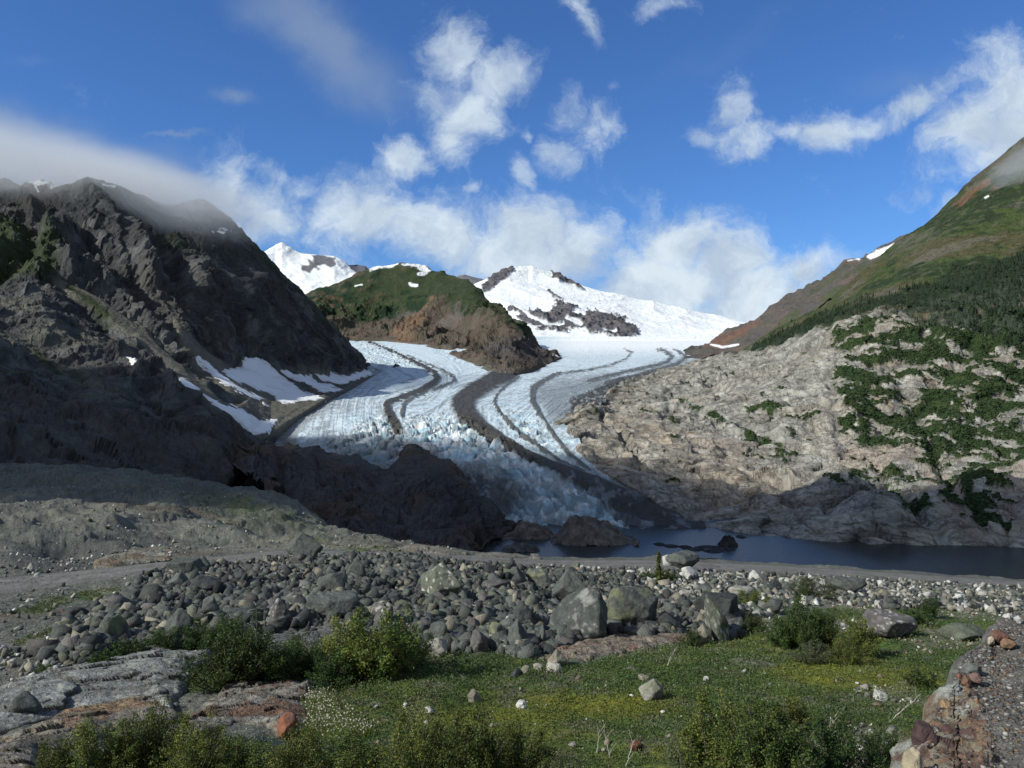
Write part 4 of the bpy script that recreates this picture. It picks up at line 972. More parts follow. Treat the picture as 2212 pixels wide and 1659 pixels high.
GP, GN, GX, GY, G_green, G_heap, G_rf, G_moss, G_bare = build_ground()
_gc = np.linspace(-500, 2700, 1500)
def ground_at(px, py):
    """the first point of the ground met by the line of sight through (px, py)"""
    c = int(np.clip(round((px + 500) / 3200 * 1499), 0, 1499))
    col = GY[:, c]
    k = int(np.argmax(col <= py))
    if k == 0:
        k = int(np.argmin(col))
        return GP[k, c].copy()
    f = (col[k - 1] - py) / max(col[k - 1] - col[k], 1e-6)
    p = lerp(GP[k - 1, c], GP[k, c], f)
    p[0] = (px - CX) / FPX * p[1]
    return p

def build_road():
    xs = np.linspace(-480, 2600, 700)
    f = np.linspace(-.02, 1.02, 12)
    yn = np.interp(xs, *zip(*ROAD_NEAR)); yf = np.interp(xs, *zip(*ROAD_FAR))
    Y = yn[None] + (yf - yn)[None] * f[:, None]
    D = np.array([[ground_at(x, y)[1] for x, y in zip(xs, r)] for r in Y])
    for k in range(3):
        D = bl(D, 15)
    P = unproj(xs[None] + 0 * Y, Y, D)
    P[..., 2] += 0.10 + 0.10 * np.sin(np.linspace(0, np.pi, 12))[:, None]
    P[0, :, 2] -= .3; P[-1, :, 2] -= .3
    nz = fbm(P * np.array((.35, 1, 1)), 1.2, 4)
    c = np.broadcast_to(np.array((0.17, 0.167, 0.155), np.float32), P.shape)
    c = cmix(c, (0.23, 0.225, 0.21), (np.exp(-((f - .3) / .07) ** 2) + np.exp(-((f - .7) / .07) ** 2))[:, None] * .6 * np.ones_like(nz))
    c = cmix(c, (0.09, 0.085, 0.08), sstep(nz, .0, .5) * .5)
    struct('gravel_road', P, M_gravel, c)
build_road()

# ------------------------------------------------------------------ rocks
import bmesh
def ico(sub):
    b = bmesh.new(); bmesh.ops.create_icosphere(b, subdivisions=sub, radius=1)
    V = np.array([v.co[:] for v in b.verts]); F = np.array([[v.index for v in f.verts] for f in b.faces]); b.free()
    return V, F
ICO = {k: ico(k) for k in (2, 3, 4, 5)}
def hull(k, npts):
    r = np.random.default_rng(k)
    p = np.array([(x, y, z) for x in (-1, 1) for y in (-1, 1) for z in (-1, 1)]) * r.uniform(.45, 1.1, (8, 3)) * r.uniform(.55, 1.0, 3)
    p = p[r.permutation(8)[:npts]] if npts < 8 else p
    b = bmesh.new()
    for q in p: b.verts.new(q)
    res = bmesh.ops.convex_hull(b, input=b.verts)
    bmesh.ops.delete(b, geom=[v for v in b.verts if not v.link_faces], context='VERTS')
    bmesh.ops.triangulate(b, faces=b.faces[:])
    b.verts.index_update()
    V = np.array([v.co[:] for v in b.verts]); F = np.array([[v.index for v in f.verts] for f in b.faces]); b.free()
    return V, F
HULLS = [hull(k, 7 + k % 4) for k in range(40)]
def rock_shape(seed, size, sub=4, planes=13, top='block', noise=.022, round_=.015, boxy=False):
    """broken rock: the space inside random planes, edges worn a little; the base is flattened. size = (w, d, h) in metres, base at z=0"""
    r = np.random.default_rng(seed)
    V, F = ICO[sub]
    n = r.normal(size=(planes, 3)); n /= np.linalg.norm(n, axis=1)[:, None]
    dd = r.uniform(.62, 1.0, planes)
    if boxy and top != 'round':
        ax = np.vstack([np.eye(3), -np.eye(3)]) + r.normal(0, .22, (6, 3)); ax /= np.linalg.norm(ax, axis=1)[:, None]
        n = np.vstack([n[:6], ax]); dd = np.r_[dd[:6] * .25 + .72, r.uniform(.5, .78, 6)]
    n = np.vstack([n, (0, 0, -1)]); dd = np.r_[dd, .75]
    if top == 'peak':
        a = r.uniform(0, 6.28)
        for k in range(4):
            q = np.array((math.cos(a + k * 1.57), math.sin(a + k * 1.57), .75 + r.uniform(-.15, .25))); n = np.vstack([n, q / np.linalg.norm(q)]); dd = np.r_[dd, .52 + r.uniform(-.06, .22)]
    elif top == 'flat':
        q = np.array((r.uniform(-.25, .25), r.uniform(-.3, .05), 1)); n = np.vstack([n, q / np.linalg.norm(q)]); dd = np.r_[dd, .55]
    elif top == 'round':
        dd = dd * .1 + .9
        noise *= 1.4
    q = V @ n.T / dd
    q = np.maximum(q, 1e-3)
    k = 1 / round_
    qm = q.max(1)
    rad = 1.0 / (qm + np.log(np.exp((q - qm[:, None]) * k).sum(1)) / k)
    rad = np.minimum(rad, 1.35)
    P = V * rad[:, None]
    lo, hi = P.min(0), P.max(0)
    P = (P - (lo + hi) / 2) / (hi - lo)
    P = P * np.array(size)
    s = float(np.mean(size))
    dsp = fbm(P + seed * 3.7, s * .35, 4, .55) * noise * s + facets(P + seed * 1.3, s * .28)[0] * noise * .9 * s
    P = P + V * dsp[:, None]
    P[:, 2] -= P[:, 2].min()
    return P, F
M_rock = {}
def rock_colours(P, seed, col, kind=''):
    nz = fbm(P + seed, .5, 4, .6); nb = fbm(P + seed * 2, 1.6, 3)
    col = np.array(col, np.float32)
    c = cmix(np.broadcast_to(col, P.shape), col * 1.35, sstep(nz, 0, .5) * .6)
    c = cmix(c, col * .6, sstep(-nz, .1, .6) * .5)
    if kind == 'lichen':
        c = cmix(c, (.17, .185, .10), sstep(nb + nz * .5 + P[:, 2] / max(P[:, 2].max(), .1) * .6, .35, .8) * .65)
    if kind == 'white':
        c = cmix(c, (.36, .36, .34), sstep(nb * .6 + nz * .8, .25, .5) * .6)
    if kind == 'rust':
        c = cmix(c, (.22, .085, .045), sstep(nb + nz * .6, -.1, .3) * .7)
    if kind == 'quartz':
        c = cmix(c, (.5, .49, .46), sstep(fbm(P + seed * 5, .35, 3, .6), .38, .5) * .7)
    return c
M_boulder = terrain_mat('boulder_rock', 0.22, .6, 0.6, coord='object', rndcol=.25)
M_bedrock = terrain_mat('bedrock', 0.30, 1.0, 0.5, crack=.3)
GREY = (.084, .092, .086); DARK = (.048, .053, .054); PALE = (.29, .28, .25); TAN = (.20, .185, .15); PINK = (.30, .225, .185); MAUVE = (.110, .104, .102); GREEN = (.104, .116, .090); WHITE = (.42, .42, .40); RUST = (.24, .10, .05)
def place_rock(name, label, cat, cx, yb, w, h, col=GREY, kind='quartz', top='block', seed=1, tilt=0, depth=.85, sink=.12, group=None, sub=4, yaw=None, noise=.022):
    base = ground_at(cx, yb)
    d = base[1]
    W = w / FPX * d; H = h / FPX * d * 1.06
    P, F = rock_shape(seed, (W, max(W, H) * depth, H * (1 + sink)), sub, top=top, noise=noise)
    if tilt:
        a = R(tilt); P = P @ np.array([[math.cos(a), 0, -math.sin(a)], [0, 1, 0], [math.sin(a), 0, math.cos(a)]])
        P[:, 2] -= P[:, 2].min()
    c = rock_colours(P, seed, col, kind)
    me = mesh(name, P, F, M_boulder, col=c, smooth=False)
    o = link(name, me)
    o.location = (base[0], base[1] + W * depth * .35, base[2] - H * sink)
    tag(o, label, cat, group)
    return o
HEROES = [
 ('big grey wedge boulder standing alone at the road edge above the rubble heap', 648, 1208, 84, 48, GREY, '', 'peak', 11),
 ('long low grey boulder at the left crest of the rubble heap, below the road', 395, 1246, 86, 30, GREY, '', 'flat', 12),
 ('squarish grey boulder with a pale face left of the dark crest boulder', 372, 1281, 48, 38, GREY, '', 'block', 13),
 ('dark rounded boulder just right of the squarish one near the left crest', 433, 1282, 70, 32, DARK, '', 'block', 14),
 ('tall pale-grey triangular boulder on bare grit above the shrubs, left half of the heap', 379, 1384, 58, 62, GREY, '', 'peak', 15),
 ('boulder at the heap left end with pale top and black shaded side', 235, 1394, 60, 56, GREY, 'lichen', 'block', 16),
 ('mauve-grey upright boulder halfway down the left part of the heap', 598, 1360, 60, 60, MAUVE, 'quartz', 'peak', 17),
 ('blocky grey boulder in the upper middle of the heap below the lone wedge boulder', 716, 1288, 64, 46, GREY, '', 'block', 18),
 ('broad flat grey slab lying above the pale bedrock ledge', 712, 1348, 114, 52, GREY, '', 'flat', 19),
 ('low dark boulder on the outermost left edge of the heap', 150, 1346, 54, 30, DARK, '', 'block', 20),
 ('small dark cube-like boulder beside the low one at the heap left edge', 197, 1334, 40, 30, DARK, '', 'block', 21),
 ('rounded grey boulder in the grit right of the tall triangular one', 452, 1335, 42, 40, GREY, '', 'block', 22),
 ('small pale stone leaning at the foot of the heap left edge', 187, 1364, 24, 28, PALE, '', 'round', 23),
 ('grey boulder with a steep dark right side on the crest behind the long low boulder', 428, 1240, 46, 32, GREY, '', 'block', 24),
 ('grey slab on the left shoulder of the heap above the grass bank', 272, 1304, 56, 28, GREY, '', 'flat', 25),
 ('pale pointed stone on the gravel beyond the road, left', 65, 1236, 15, 17, PALE, '', 'peak', 26),
 ('round white stone by the grass verge beyond the road', 79, 1251, 14, 12, WHITE, '', 'round', 27),
 ('largest smooth greenish-grey wedge boulder on the heap top, left of centre', 955, 1298, 102, 72, GREEN, 'quartz', 'peak', 28),
 ('pointed grey boulder on the heap crest between the big wedge and the tall peaked one', 1117, 1268, 50, 38, GREY, '', 'peak', 29),
 ('low grey-green boulder close right of the pointed crest boulder', 1162, 1268, 50, 34, GREY, 'lichen', 'block', 30),
 ('tall peaked grey boulder on top of the giant rounded boulder', 1238, 1306, 92, 66, GREY, '', 'peak', 31),
 ('giant rounded dark boulder with pale left edge at the right front of the heap', 1252, 1380, 126, 88, GREY, 'white', 'block', 32),
 ('giant boulder with yellow-green lichen on its top, right of the rounded giant', 1370, 1368, 116, 88, GREY, 'lichen', 'block', 33),
 ('dark leaning boulder left of the gap beside the rounded giant', 1138, 1362, 64, 54, DARK, '', 'peak', 34),
 ('large triangular grey boulder at the heap foot touching the meadow', 1117, 1412, 54, 66, GREY, '', 'peak', 35),
 ('mauve-grey square boulder behind the leafy yellow-green shrubs', 820, 1362, 54, 54, MAUVE, 'quartz', 'block', 36),
 ('pale-green boulder with flat face at the heap foot', 1075, 1392, 38, 40, GREEN, 'lichen', 'block', 37),
 ('mauve slab leaning at the heap foot left of the pale-green boulder', 1034, 1408, 42, 42, MAUVE, '', 'block', 38),
 ('thin upright finger-shaped stone in front of the dark gap', 1171, 1400, 16, 48, GREY, '', 'round', 39),
 ('white quartz block on the heap above the triangular foot boulder', 1103, 1354, 26, 20, WHITE, '', 'block', 40),
 ('white-faced stone right of the triangular foot boulder', 1147, 1386, 24, 26, GREY, 'white', 'block', 41),
 ('narrow dark stone wedged among the front stones of the heap', 997, 1394, 30, 34, DARK, '', 'peak', 42),
 ('grey slab standing on edge at the front of the heap above the cream rocks', 945, 1396, 44, 46, GREY, '', 'block', 43),
 ('low rounded grey stone just above the meadow, left end of the foot stones', 966, 1402, 36, 24, GREY, '', 'block', 44),
 ('brownish wedge on the middle of the heap front', 1018, 1368, 38, 32, MAUVE, '', 'block', 45),
 ('small grey-green foot boulder with pale streaks, nearest the meadow grass', 1085, 1414, 42, 26, GREEN, 'quartz', 'block', 46),
 ('small yellowish-green stone right of the triangular boulder at the foot', 1143, 1414, 18, 26, GREEN, 'lichen', 'block', 47),
 ('dark overhanging boulder in the heap left of the greenish wedge', 853, 1314, 40, 28, DARK, '', 'block', 48),
 ('pointed grey boulder near the crest left of the greenish wedge', 766, 1258, 46, 46, GREY, '', 'peak', 49),
 ('low grey boulder on the crest beside the road, left of the greenish wedge', 874, 1228, 42, 24, GREY, '', 'block', 50),
 ('flat purplish slab on the heap top right of the greenish wedge', 1064, 1284, 54, 24, MAUVE, '', 'flat', 51),
 ('small dark block tucked under the rounded giant on its right', 1301, 1374, 32, 28, DARK, '', 'block', 52),
 ('dark grey boulder resting right of the lichen-topped giant', 1450, 1370, 52, 38, DARK, '', 'block', 53),
 ('cream boulder with cavities at the foot of the heap beside the leafy shrub', 938, 1420, 56, 34, PALE, '', 'round', 54),
 ('cream boulder half hidden behind the leafy shrub', 900, 1402, 44, 28, PALE, '', 'round', 55),
 ('grey-tan pointed boulder in the meadow edge below the pinkish ledge', 1205, 1442, 44, 32, TAN, '', 'peak', 56),
 ('cream boulder directly in front of the grey-tan pointed one', 1197, 1456, 36, 20, PALE, '', 'round', 57),
 ('small light-grey cube stone in the meadow edge', 1162, 1450, 20, 15, PALE, '', 'block', 58),
 ('small tan stone between the dark stone and the cube stone', 1135, 1458, 20, 18, TAN, '', 'block', 59),
 ('small nearly black stone in the meadow grass, first of the row', 1114, 1464, 24, 18, DARK, '', 'block', 60),
 ('pale grey-green rock sitting alone in the open meadow, right of centre', 1410, 1512, 58, 38, PALE, 'lichen', 'block', 61),
 ('pale tan rock alone in the middle of the meadow', 1024, 1518, 30, 26, TAN, '', 'peak', 62),
 ('low white rock in yellow moss, centre of the meadow', 1127, 1531, 27, 14, WHITE, '', 'round', 63),
 ('small white rounded rock in the meadow above the front shrubs', 927, 1544, 18, 16, WHITE, '', 'round', 64),
 ('flat tan stone in the heath behind the lone grey-green rock', 1392, 1471, 26, 10, TAN, '', 'flat', 65),
 ('long grey boulder with black broken end beside the road', 1482, 1234, 76, 34, GREY, '', 'flat', 66),
 ('white stone just in front of the long boulder by the road', 1490, 1250, 32, 22, WHITE, 'quartz', 'block', 67),
 ('white stone at the left end of the long roadside boulder', 1444, 1224, 24, 22, WHITE, 'quartz', 'round', 68),
 ('big dark boulder behind the leaning slab, right end of the heap', 1556, 1346, 100, 54, DARK, '', 'flat', 69),
 ('tan block propping up the leaning slab', 1523, 1386, 36, 34, TAN, '', 'peak', 71),
 ('white pyramid-shaped stone among the pale cobbles', 1632, 1258, 24, 24, WHITE, '', 'peak', 72),
 ('dark oval boulder in the cobble field left of the grey shrub', 1676, 1282, 30, 26, DARK, '', 'round', 73),
 ('small round grey boulder beside the dark oval one', 1700, 1280, 22, 20, GREY, '', 'round', 74),
 ('low rounded grey boulder right of the grey shrub', 1839, 1284, 88, 28, GREY, '', 'round', 75),
 ('large cracked grey slab lying in the heath on the right', 1937, 1382, 118, 48, MAUVE, 'quartz', 'flat', 76),
 ('pale block with flat top in the cobble field', 1481, 1296, 32, 17, PALE, '', 'flat', 77),
 ('pale tilted slab in the cobble field below the grass bank', 1607, 1294, 54, 20, PALE, '', 'flat', 78),
 ('bright white cobble, biggest one of the right cobble field', 1906, 1268, 18, 13, WHITE, '', 'block', 79),
 ('grey boulder behind the tall dark shrub on the right', 1674, 1326, 52, 26, GREY, '', 'block', 80),
 ('white rock in the heath near the right bank', 1907, 1514, 30, 20, WHITE, '', 'block', 81),
 ('tiny white rock in the heath below the small shrubs', 1527, 1472, 15, 9, WHITE, '', 'block', 82),
 ('low grey-green bedrock hump next to the right bank', 2100, 1386, 96, 26, GREEN, '', 'round', 83),
 ('orange-red split boulder at the edge of the small pool', 618, 1598, 46, 50, (.17, .105, .08), 'rust', 'round', 84),
 ('blocky grey boulder with black side at the left picture edge', 38, 1560, 64, 52, GREY, '', 'block', 85),
 ('pale stone with pink tinge on gravel left of the shrubs', 90, 1425, 18, 16, PALE, '', 'round', 86),
 ('small rust-coloured stone above the leafy strip on the left', 293, 1398, 14, 12, RUST, 'rust', 'block', 87),
 ('dark red stone lying in the front meadow', 1376, 1625, 32, 18, (.12, .05, .035), '', 'flat', 88),
]
for (lab, cx, yb, w, h, col, kind, top, seed) in HEROES:
    place_rock('boulder' if w > 26 else 'stone', lab, 'boulder' if w > 26 else 'stone', cx, yb, w, h, col, kind, top, seed, sub=5 if w > 75 else (4 if w > 24 else 3))
place_rock('boulder', 'greenish slab leaning steeply against the big dark boulder', 'boulder', 1568, 1382, 44, 92, GREEN, 'quartz', 'block', 70, tilt=-24, depth=.7)

# medium rocks of the heap: individuals, copies of a dozen shapes
def lay_copies(protos, n, mask, smin, smax, group, label, cat, sink=.25, seed=3, dref=60, dpow=1.0, marks=(), tones=()):
    from collections import Counter
    done = []
    r = np.random.default_rng(seed)
    A = mask * (GP[..., 1] / 60) ** dpow
    A = np.where((GX > -30) & (GX < 2240) & (GY < 1680), A, 0)
    A[-22:] = 0
    idx = r.choice(A.size, n, p=(A / A.sum()).ravel(), replace=False)
    used = set()
    for i in idx:
        p = GP.reshape(-1, 3)[i]
        k = int(r.integers(len(protos))); src = protos[k]
        s = float(np.exp(r.uniform(np.log(smin), np.log(smax))))
        if k not in used:
            o = src; used.add(k)
        else:
            o = src.copy(); COL.objects.link(o)
        o.location = (p[0], p[1], p[2] - s * sink)
        o.scale = (s * r.uniform(.8, 1.3), s * r.uniform(.8, 1.2), s * r.uniform(.6, 1.05))
        o.rotation_euler = (r.uniform(-.4, .4), r.uniform(-.4, .4), r.uniform(0, 6.28))
        tag(o, label, cat, group)
        qx, qy = CX + FPX * p[0] / p[1], CY - FPX * p[2] / p[1]
        best = min(marks, key=lambda m: math.hypot(qx - m[1], (qy - m[2]) * 1.6))
        dx, dy = qx - best[1], (qy - best[2]) * 1.6
        q = int(round(math.atan2(-dy, dx) / (math.pi / 4))) % 8
        side = ('right of', 'above right of', 'above', 'above left of', 'left of', 'below left of', 'below', 'below right of')[q]
        near = '' if math.hypot(dx, dy) > 80 else 'close '
        big = 'large' if s > smin * (smax / smin) ** .66 else ('middling' if s > smin * (smax / smin) ** .33 else 'small')
        done.append((o, f'{big} {tones[k]} {cat} {near}{side} the {best[0]}'))
    for o, l in done:
        o['label'] = l
    for k, src in enumerate(protos):
        if k not in used:
            bpy.data.objects.remove(src)
def proto_rocks(name, n, cols, seed, sub=3, tops=('block', 'block', 'peak', 'flat')):
    out = []
    for k in range(n):
        P, F = rock_shape(seed + k, (1, .9, .8), sub, planes=8, top=tops[k % len(tops)], noise=.016, boxy=True)
        out.append(link(name, mesh(name, P, F, M_boulder, col=rock_colours(P * 2, seed + k, cols[k % len(cols)], 'quartz' if k % 4 == 0 else ''), smooth=False)))
    return out
heap_core = np.where(G_heap > .6, 1.0, 0) * (1 - .75 * pmask(GX, GY, [(290, 1300), (470, 1290), (560, 1370), (420, 1390), (280, 1400)], 20))
lay_copies(proto_rocks('rock', 14, [GREY, GREY, DARK, GREY, MAUVE], 300, sub=4), 215, heap_core, .6, 1.65, 'loose grey rocks of the rubble heap', 'angular grey rock lying loose in the rubble heap below the road', 'rock', dpow=.6,
    tones=['grey angular', 'light-edged grey', 'dark pointed', 'flat grey', 'mauve-grey', 'grey blocky', 'grey wedge-like', 'nearly black', 'low grey', 'brownish mauve', 'plain grey', 'grey pointed', 'dark flat', 'cool grey'],
    marks=[('lone wedge boulder', 648, 1195), ('left crest dark boulder', 433, 1268), ('tall triangular boulder on bare grit', 379, 1360), ('shaded boulder at the left end', 235, 1370), ('mauve upright boulder', 598, 1335), ('broad flat slab', 712, 1325), ('low dark leftmost boulder', 150, 1335),
           ('left shoulder slab', 272, 1292), ('big greenish wedge', 955, 1268), ('pointed crest boulder', 1117, 1250), ('tall peaked boulder', 1238, 1275), ('giant rounded boulder', 1252, 1340), ('lichen-topped giant', 1370, 1325), ('triangular foot boulder', 1117, 1380), ('mauve square boulder', 820, 1340),
           ('white quartz block', 1103, 1345), ('cream boulder by the thicket', 938, 1405), ('dark overhanging boulder', 853, 1302), ('leaning greenish slab', 1560, 1340), ('purplish flat slab', 1064, 1275), ('pointed boulder near the crest', 766, 1238), ('grit-side rounded boulder', 452, 1318), ('upper middle blocky boulder', 716, 1268), ('pale bedrock shelf', 700, 1385)])
lay_copies(proto_rocks('cobble', 8, [PALE, WHITE, TAN, PINK], 400, sub=2, tops=('block', 'round', 'block', 'peak')), 75, np.where(G_rf > .6, 1.0, 0), .6, 1.5, 'pale cobbles between the road and the heath', 'pale cobble in the field of stones below the road', 'cobble', seed=5, dpow=.8,
    tones=['pale', 'whitish round', 'tan', 'pinkish pointed', 'cream', 'white', 'sandy', 'pink-grey'],
    marks=[('long roadside boulder', 1482, 1220), ('white pyramid stone', 1632, 1247), ('dark oval boulder', 1676, 1270), ('low rounded boulder', 1839, 1272), ('biggest white cobble', 1906, 1262), ('little spruce', 1423, 1240), ('grey willow', 1765, 1280), ('pale flat-topped block', 1481, 1290), ('pale tilted slab', 1607, 1285), ('heath bush on the right', 2018, 1320), ('pointed crest boulder', 1130, 1240), ('right picture edge stones', 2190, 1300)])

# the countless small stones: one object each
def scatter_stones(name, label, n, mask, smin, smax, cols, seed, dpow=0.5, sink=.2, keep=None, power=1.8):
    r = np.random.default_rng(seed)
    A = mask * (GP[..., 1] / 60) ** dpow
    A = np.where((GX > -300) & (GX < 2500), A, 0); A[-22:] = 0
    idx = r.choice(A.size, n, p=(A / A.sum()).ravel(), replace=True)
    p = GP.reshape(-1, 3)[idx] + r.normal(size=(n, 3)) * np.array((.15, .15, 0))
    s = smin + (smax - smin) * r.random(n) ** (power * 2)
    cols = np.array(cols)
    Vs, Fs, Cs = [], [], []
    off = 0
    for k, (V, F) in enumerate(HULLS):
        m = np.arange(k, n, len(HULLS))
        q = r.normal(size=(len(m), 4)); q /= np.linalg.norm(q, axis=1)[:, None]
        w, x, y, z = q.T
        Rm = np.stack([1-2*(y*y+z*z), 2*(x*y-z*w), 2*(x*z+y*w), 2*(x*y+z*w), 1-2*(x*x+z*z), 2*(y*z-x*w), 2*(x*z-y*w), 2*(y*z+x*w), 1-2*(x*x+y*y)], -1).reshape(-1, 3, 3)
        ani = r.uniform(.35, 1.45, size=(len(m), 1, 3))
        X = np.einsum('nij,nvj->nvi', Rm, V[None] * ani) * s[m][:, None, None] * .5
        X = X + p[m][:, None, :] + np.array((0, 0, 1)) * (s[m] * (.4 - sink))[:, None, None]
        nv = len(V)
        Vs.append(X.reshape(-1, 3))
        Fs.append((F[None] + (off + np.arange(len(m)) * nv)[:, None, None]).reshape(-1, 3))
        cc = cols[r.integers(len(cols), size=len(m))] * r.uniform(.55, 1.45, size=(len(m), 1))
        Cs.append(np.repeat(cc, nv, 0))
        off += nv * len(m)
    o = link(name, mesh(name, np.concatenate(Vs), np.concatenate(Fs), M_stones, col=np.concatenate(Cs), smooth=False))
    tag(o, label, 'rubble', kind='stuff')
    return o
M_stones = terrain_mat('small_stones', 0.12, .8, 0.5)
offroad = 1 - pmask(GX, GY, ROAD_NEAR + ROAD_FAR[::-1], 2, 1)
scatter_stones('rubble', 'broken grey rubble filling the heap between the boulders', 62000, np.where(G_heap > .5, 1.0, 0) * (1 - .6 * pmask(GX, GY, [(290, 1300), (470, 1290), (560, 1370), (420, 1390), (280, 1400)], 20)), .14, 1.15, [GREY, GREY, DARK, GREY, MAUVE, GREY, (.085, .095, .088), GREY, DARK, GREEN, GREY, TAN], 21, dpow=.8, power=1.5)
scatter_stones('pale_rubble', 'pale and grey cobbles strewn below the road on the right', 15000, np.where(G_rf > .5, 1.0, 0) * offroad, .14, 1.2, [PALE, WHITE, TAN, GREY, DARK, GREY, GREEN, TAN, PALE, GREY, DARK], 22, dpow=.8, power=1.7)
leftg = pmask(GX, GY, [(-200, 1200), (120, 1170), (330, 1145), (420, 1185), (200, 1238), (0, 1250), (-200, 1260)], 12) + .8 * pmask(GX, GY, [(-200, 1470), (100, 1370), (220, 1330), (260, 1380), (200, 1430), (0, 1500)], 12) + .12 * pmask(GX, GY, [(-300, 1000), (400, 1060), (900, 1180), (500, 1200), (-200, 1200)], 12) + .10
scatter_stones('gravel_stones', 'scattered grey and pale stones on the gravel slope', 8000, np.clip(leftg, 0, 1) * offroad * (1 - G_green) * (GX < 1000), .08, .62, [GREY, PALE, TAN, GREY, (.2, .2, .18), WHITE], 23, dpow=.9, power=2.0)
scatter_stones('meadow_stones', 'small pale stones in bare patches of the meadow', 2500, (G_bare * .9 + .02 * (G_green > .5)) * (GX > 700), .05, .32, [PALE, WHITE, TAN, PINK], 24, dpow=.3)

# ------------------------------------------------------------------ bedrock outcrops
def outcrop(name, label, poly, H, col, seed, col2=None, k=None, feat=1.0, thing=True):
    xs_ = [p[0] for p in poly]; ys_ = [p[1] for p in poly]
    x0, x1, y0, y1 = min(xs_) - 12, max(xs_) + 12, min(ys_) - 8, max(ys_) + 10
    nx = int(min(460, (x1 - x0) / 1.3)); ny = int(min(260, (y1 - y0) / .9))
    xs = np.linspace(x0, x1, nx); ys = np.linspace(y1, y0, ny)
    X, Y = np.meshgrid(xs, ys)
    D = np.array([[ground_at(x, y)[1] for x in xs[::3]] for y in ys[::2]])
    D = np.array([np.interp(xs, xs[::3], r) for r in D]); D = np.array([np.interp(-ys, -ys[::2], q) for q in D.T]).T
    for _ in range(2):
        D = bl(bl(D, 45).T, 31).T
    P = unproj(X, Y, D)
    up = np.array((0, -.45, .9)) ; P0 = P.copy()
    dd = pdist(X, Y, poly + [poly[0]])[0]
    dd = np.where(inpoly(X, Y, poly), dd, -dd) + fbm(P, feat * 2, 4) * 6
    dep = P[..., 1]
    wd = dd / FPX * dep * 1.6           # roughly metres from the edge
    dome = np.sqrt(np.clip(wd / (H * 2.2), 0, 1)) * H
    f1_, e1 = facets(P * np.array((.8, 1, 1)) + fbm(P, feat, 3)[..., None] * .4 * feat + seed, feat * 1.5)
    f2_, e2 = facets(P + seed, feat * .45)
    prof = dome * (.75 + .35 * fbm(P + seed, feat * 3, 3)) + sstep(dd, 0, 8) * (f1_ * H * .30 + f2_ * H * .10 - (1 - e1) * H * .05)
    P = P + up * (np.where(dd > -1, prof, -.15) + .12)[..., None]
    nz = fbm(P + seed, feat * .6, 5, .6); nb = fbm(P + seed, feat * 2.2, 4)
    col = np.array(col, np.float32)
    c = cmix(np.broadcast_to(col, P.shape), col * 1.3, sstep(nz, 0, .5) * .7)
    c = cmix(c, col * .55, sstep(-nz, .1, .6) * .6)
    if col2 is not None:
        c = cmix(c, col2, sstep(nb + nz * .4, 0, .35) * .85)
    c = cmix(c, col * .4, (1 - e1) * .6)
    F = gridfaces(ny, nx)
    ok = (dd > -3).ravel()
    F = F[ok[F].all(1)]
    o = link(name, mesh(name, P.reshape(-1, 3), F, M_bedrock, col=c, smooth=True))
    tag(o, label, 'rock outcrop')
    return o
outcrop('rock_outcrop', 'long pale-grey smooth bedrock ledge with dark cracks, left edge of the photo', [(-140, 1520), (0, 1488), (53, 1470), (158, 1442), (263, 1420), (309, 1411), (351, 1400), (379, 1411), (421, 1411), (460, 1407), (453, 1425), (410, 1442), (400, 1481), (393, 1498), (369, 1516), (379, 1550), (316, 1520), (246, 1522), (140, 1548), (0, 1586), (-140, 1620)], .75, (.25, .26, .245), 1, feat=1.5)
outcrop('rock_outcrop', 'cream and orange stained bedrock in the bottom left corner', [(-140, 1640), (0, 1608), (70, 1579), (147, 1542), (246, 1526), (288, 1508), (351, 1502), (386, 1551), (372, 1562), (316, 1576), (246, 1575), (211, 1600), (88, 1625), (70, 1690), (-140, 1700)], .6, (.235, .215, .18), 2, (.27, .17, .10), feat=1.0)
outcrop('rock_outcrop', 'lumpy cream bedrock with rust-red seams between the two leafy shrubs and the pool', [(388, 1583), (414, 1544), (456, 1516), (492, 1490), (520, 1478), (576, 1478), (618, 1472), (650, 1483), (667, 1472), (685, 1488), (667, 1509), (660, 1575), (640, 1590), (597, 1585), (570, 1566), (509, 1563), (474, 1574), (421, 1586)], .55, (.25, .235, .205), 3, (.16, .085, .055), feat=.8)
outcrop('rock_outcrop', 'light grey bedrock shelf under the rubble, above the leafy shrubs', [(548, 1384), (590, 1375), (640, 1368), (700, 1352), (760, 1352), (800, 1364), (804, 1385), (720, 1400), (640, 1422), (570, 1426)], .6, (.17, .178, .168), 4, feat=1.2)
outcrop('rock_outcrop', 'pinkish cream bedrock ledge along the foot of the giant boulders', [(1150, 1412), (1190, 1399), (1226, 1402), (1268, 1386), (1313, 1376), (1330, 1370), (1366, 1372), (1394, 1366), (1429, 1372), (1490, 1376), (1510, 1388), (1419, 1396), (1366, 1406), (1313, 1416), (1243, 1428), (1219, 1427), (1173, 1423), (1120, 1416)], .6, (.26, .225, .18), 5, (.20, .13, .10), feat=.9)
outcrop('rock_outcrop', 'cream and tan bedrock ledge beside the road on the left', [(205, 1215), (219, 1205), (256, 1198), (292, 1185), (329, 1186), (356, 1184), (395, 1190), (365, 1207), (320, 1212), (274, 1221), (246, 1231), (205, 1233)], 1.0, (.235, .225, .185), 6, (.18, .13, .085), feat=2.2)
outcrop('rock_outcrop', 'pale humpy bedrock on the far side of the road, behind the lone wedge boulder', [(716, 1176), (750, 1164), (800, 1160), (835, 1164), (868, 1180), (850, 1190), (780, 1186)], 1.5, (.17, .165, .135), 7, feat=2.6)
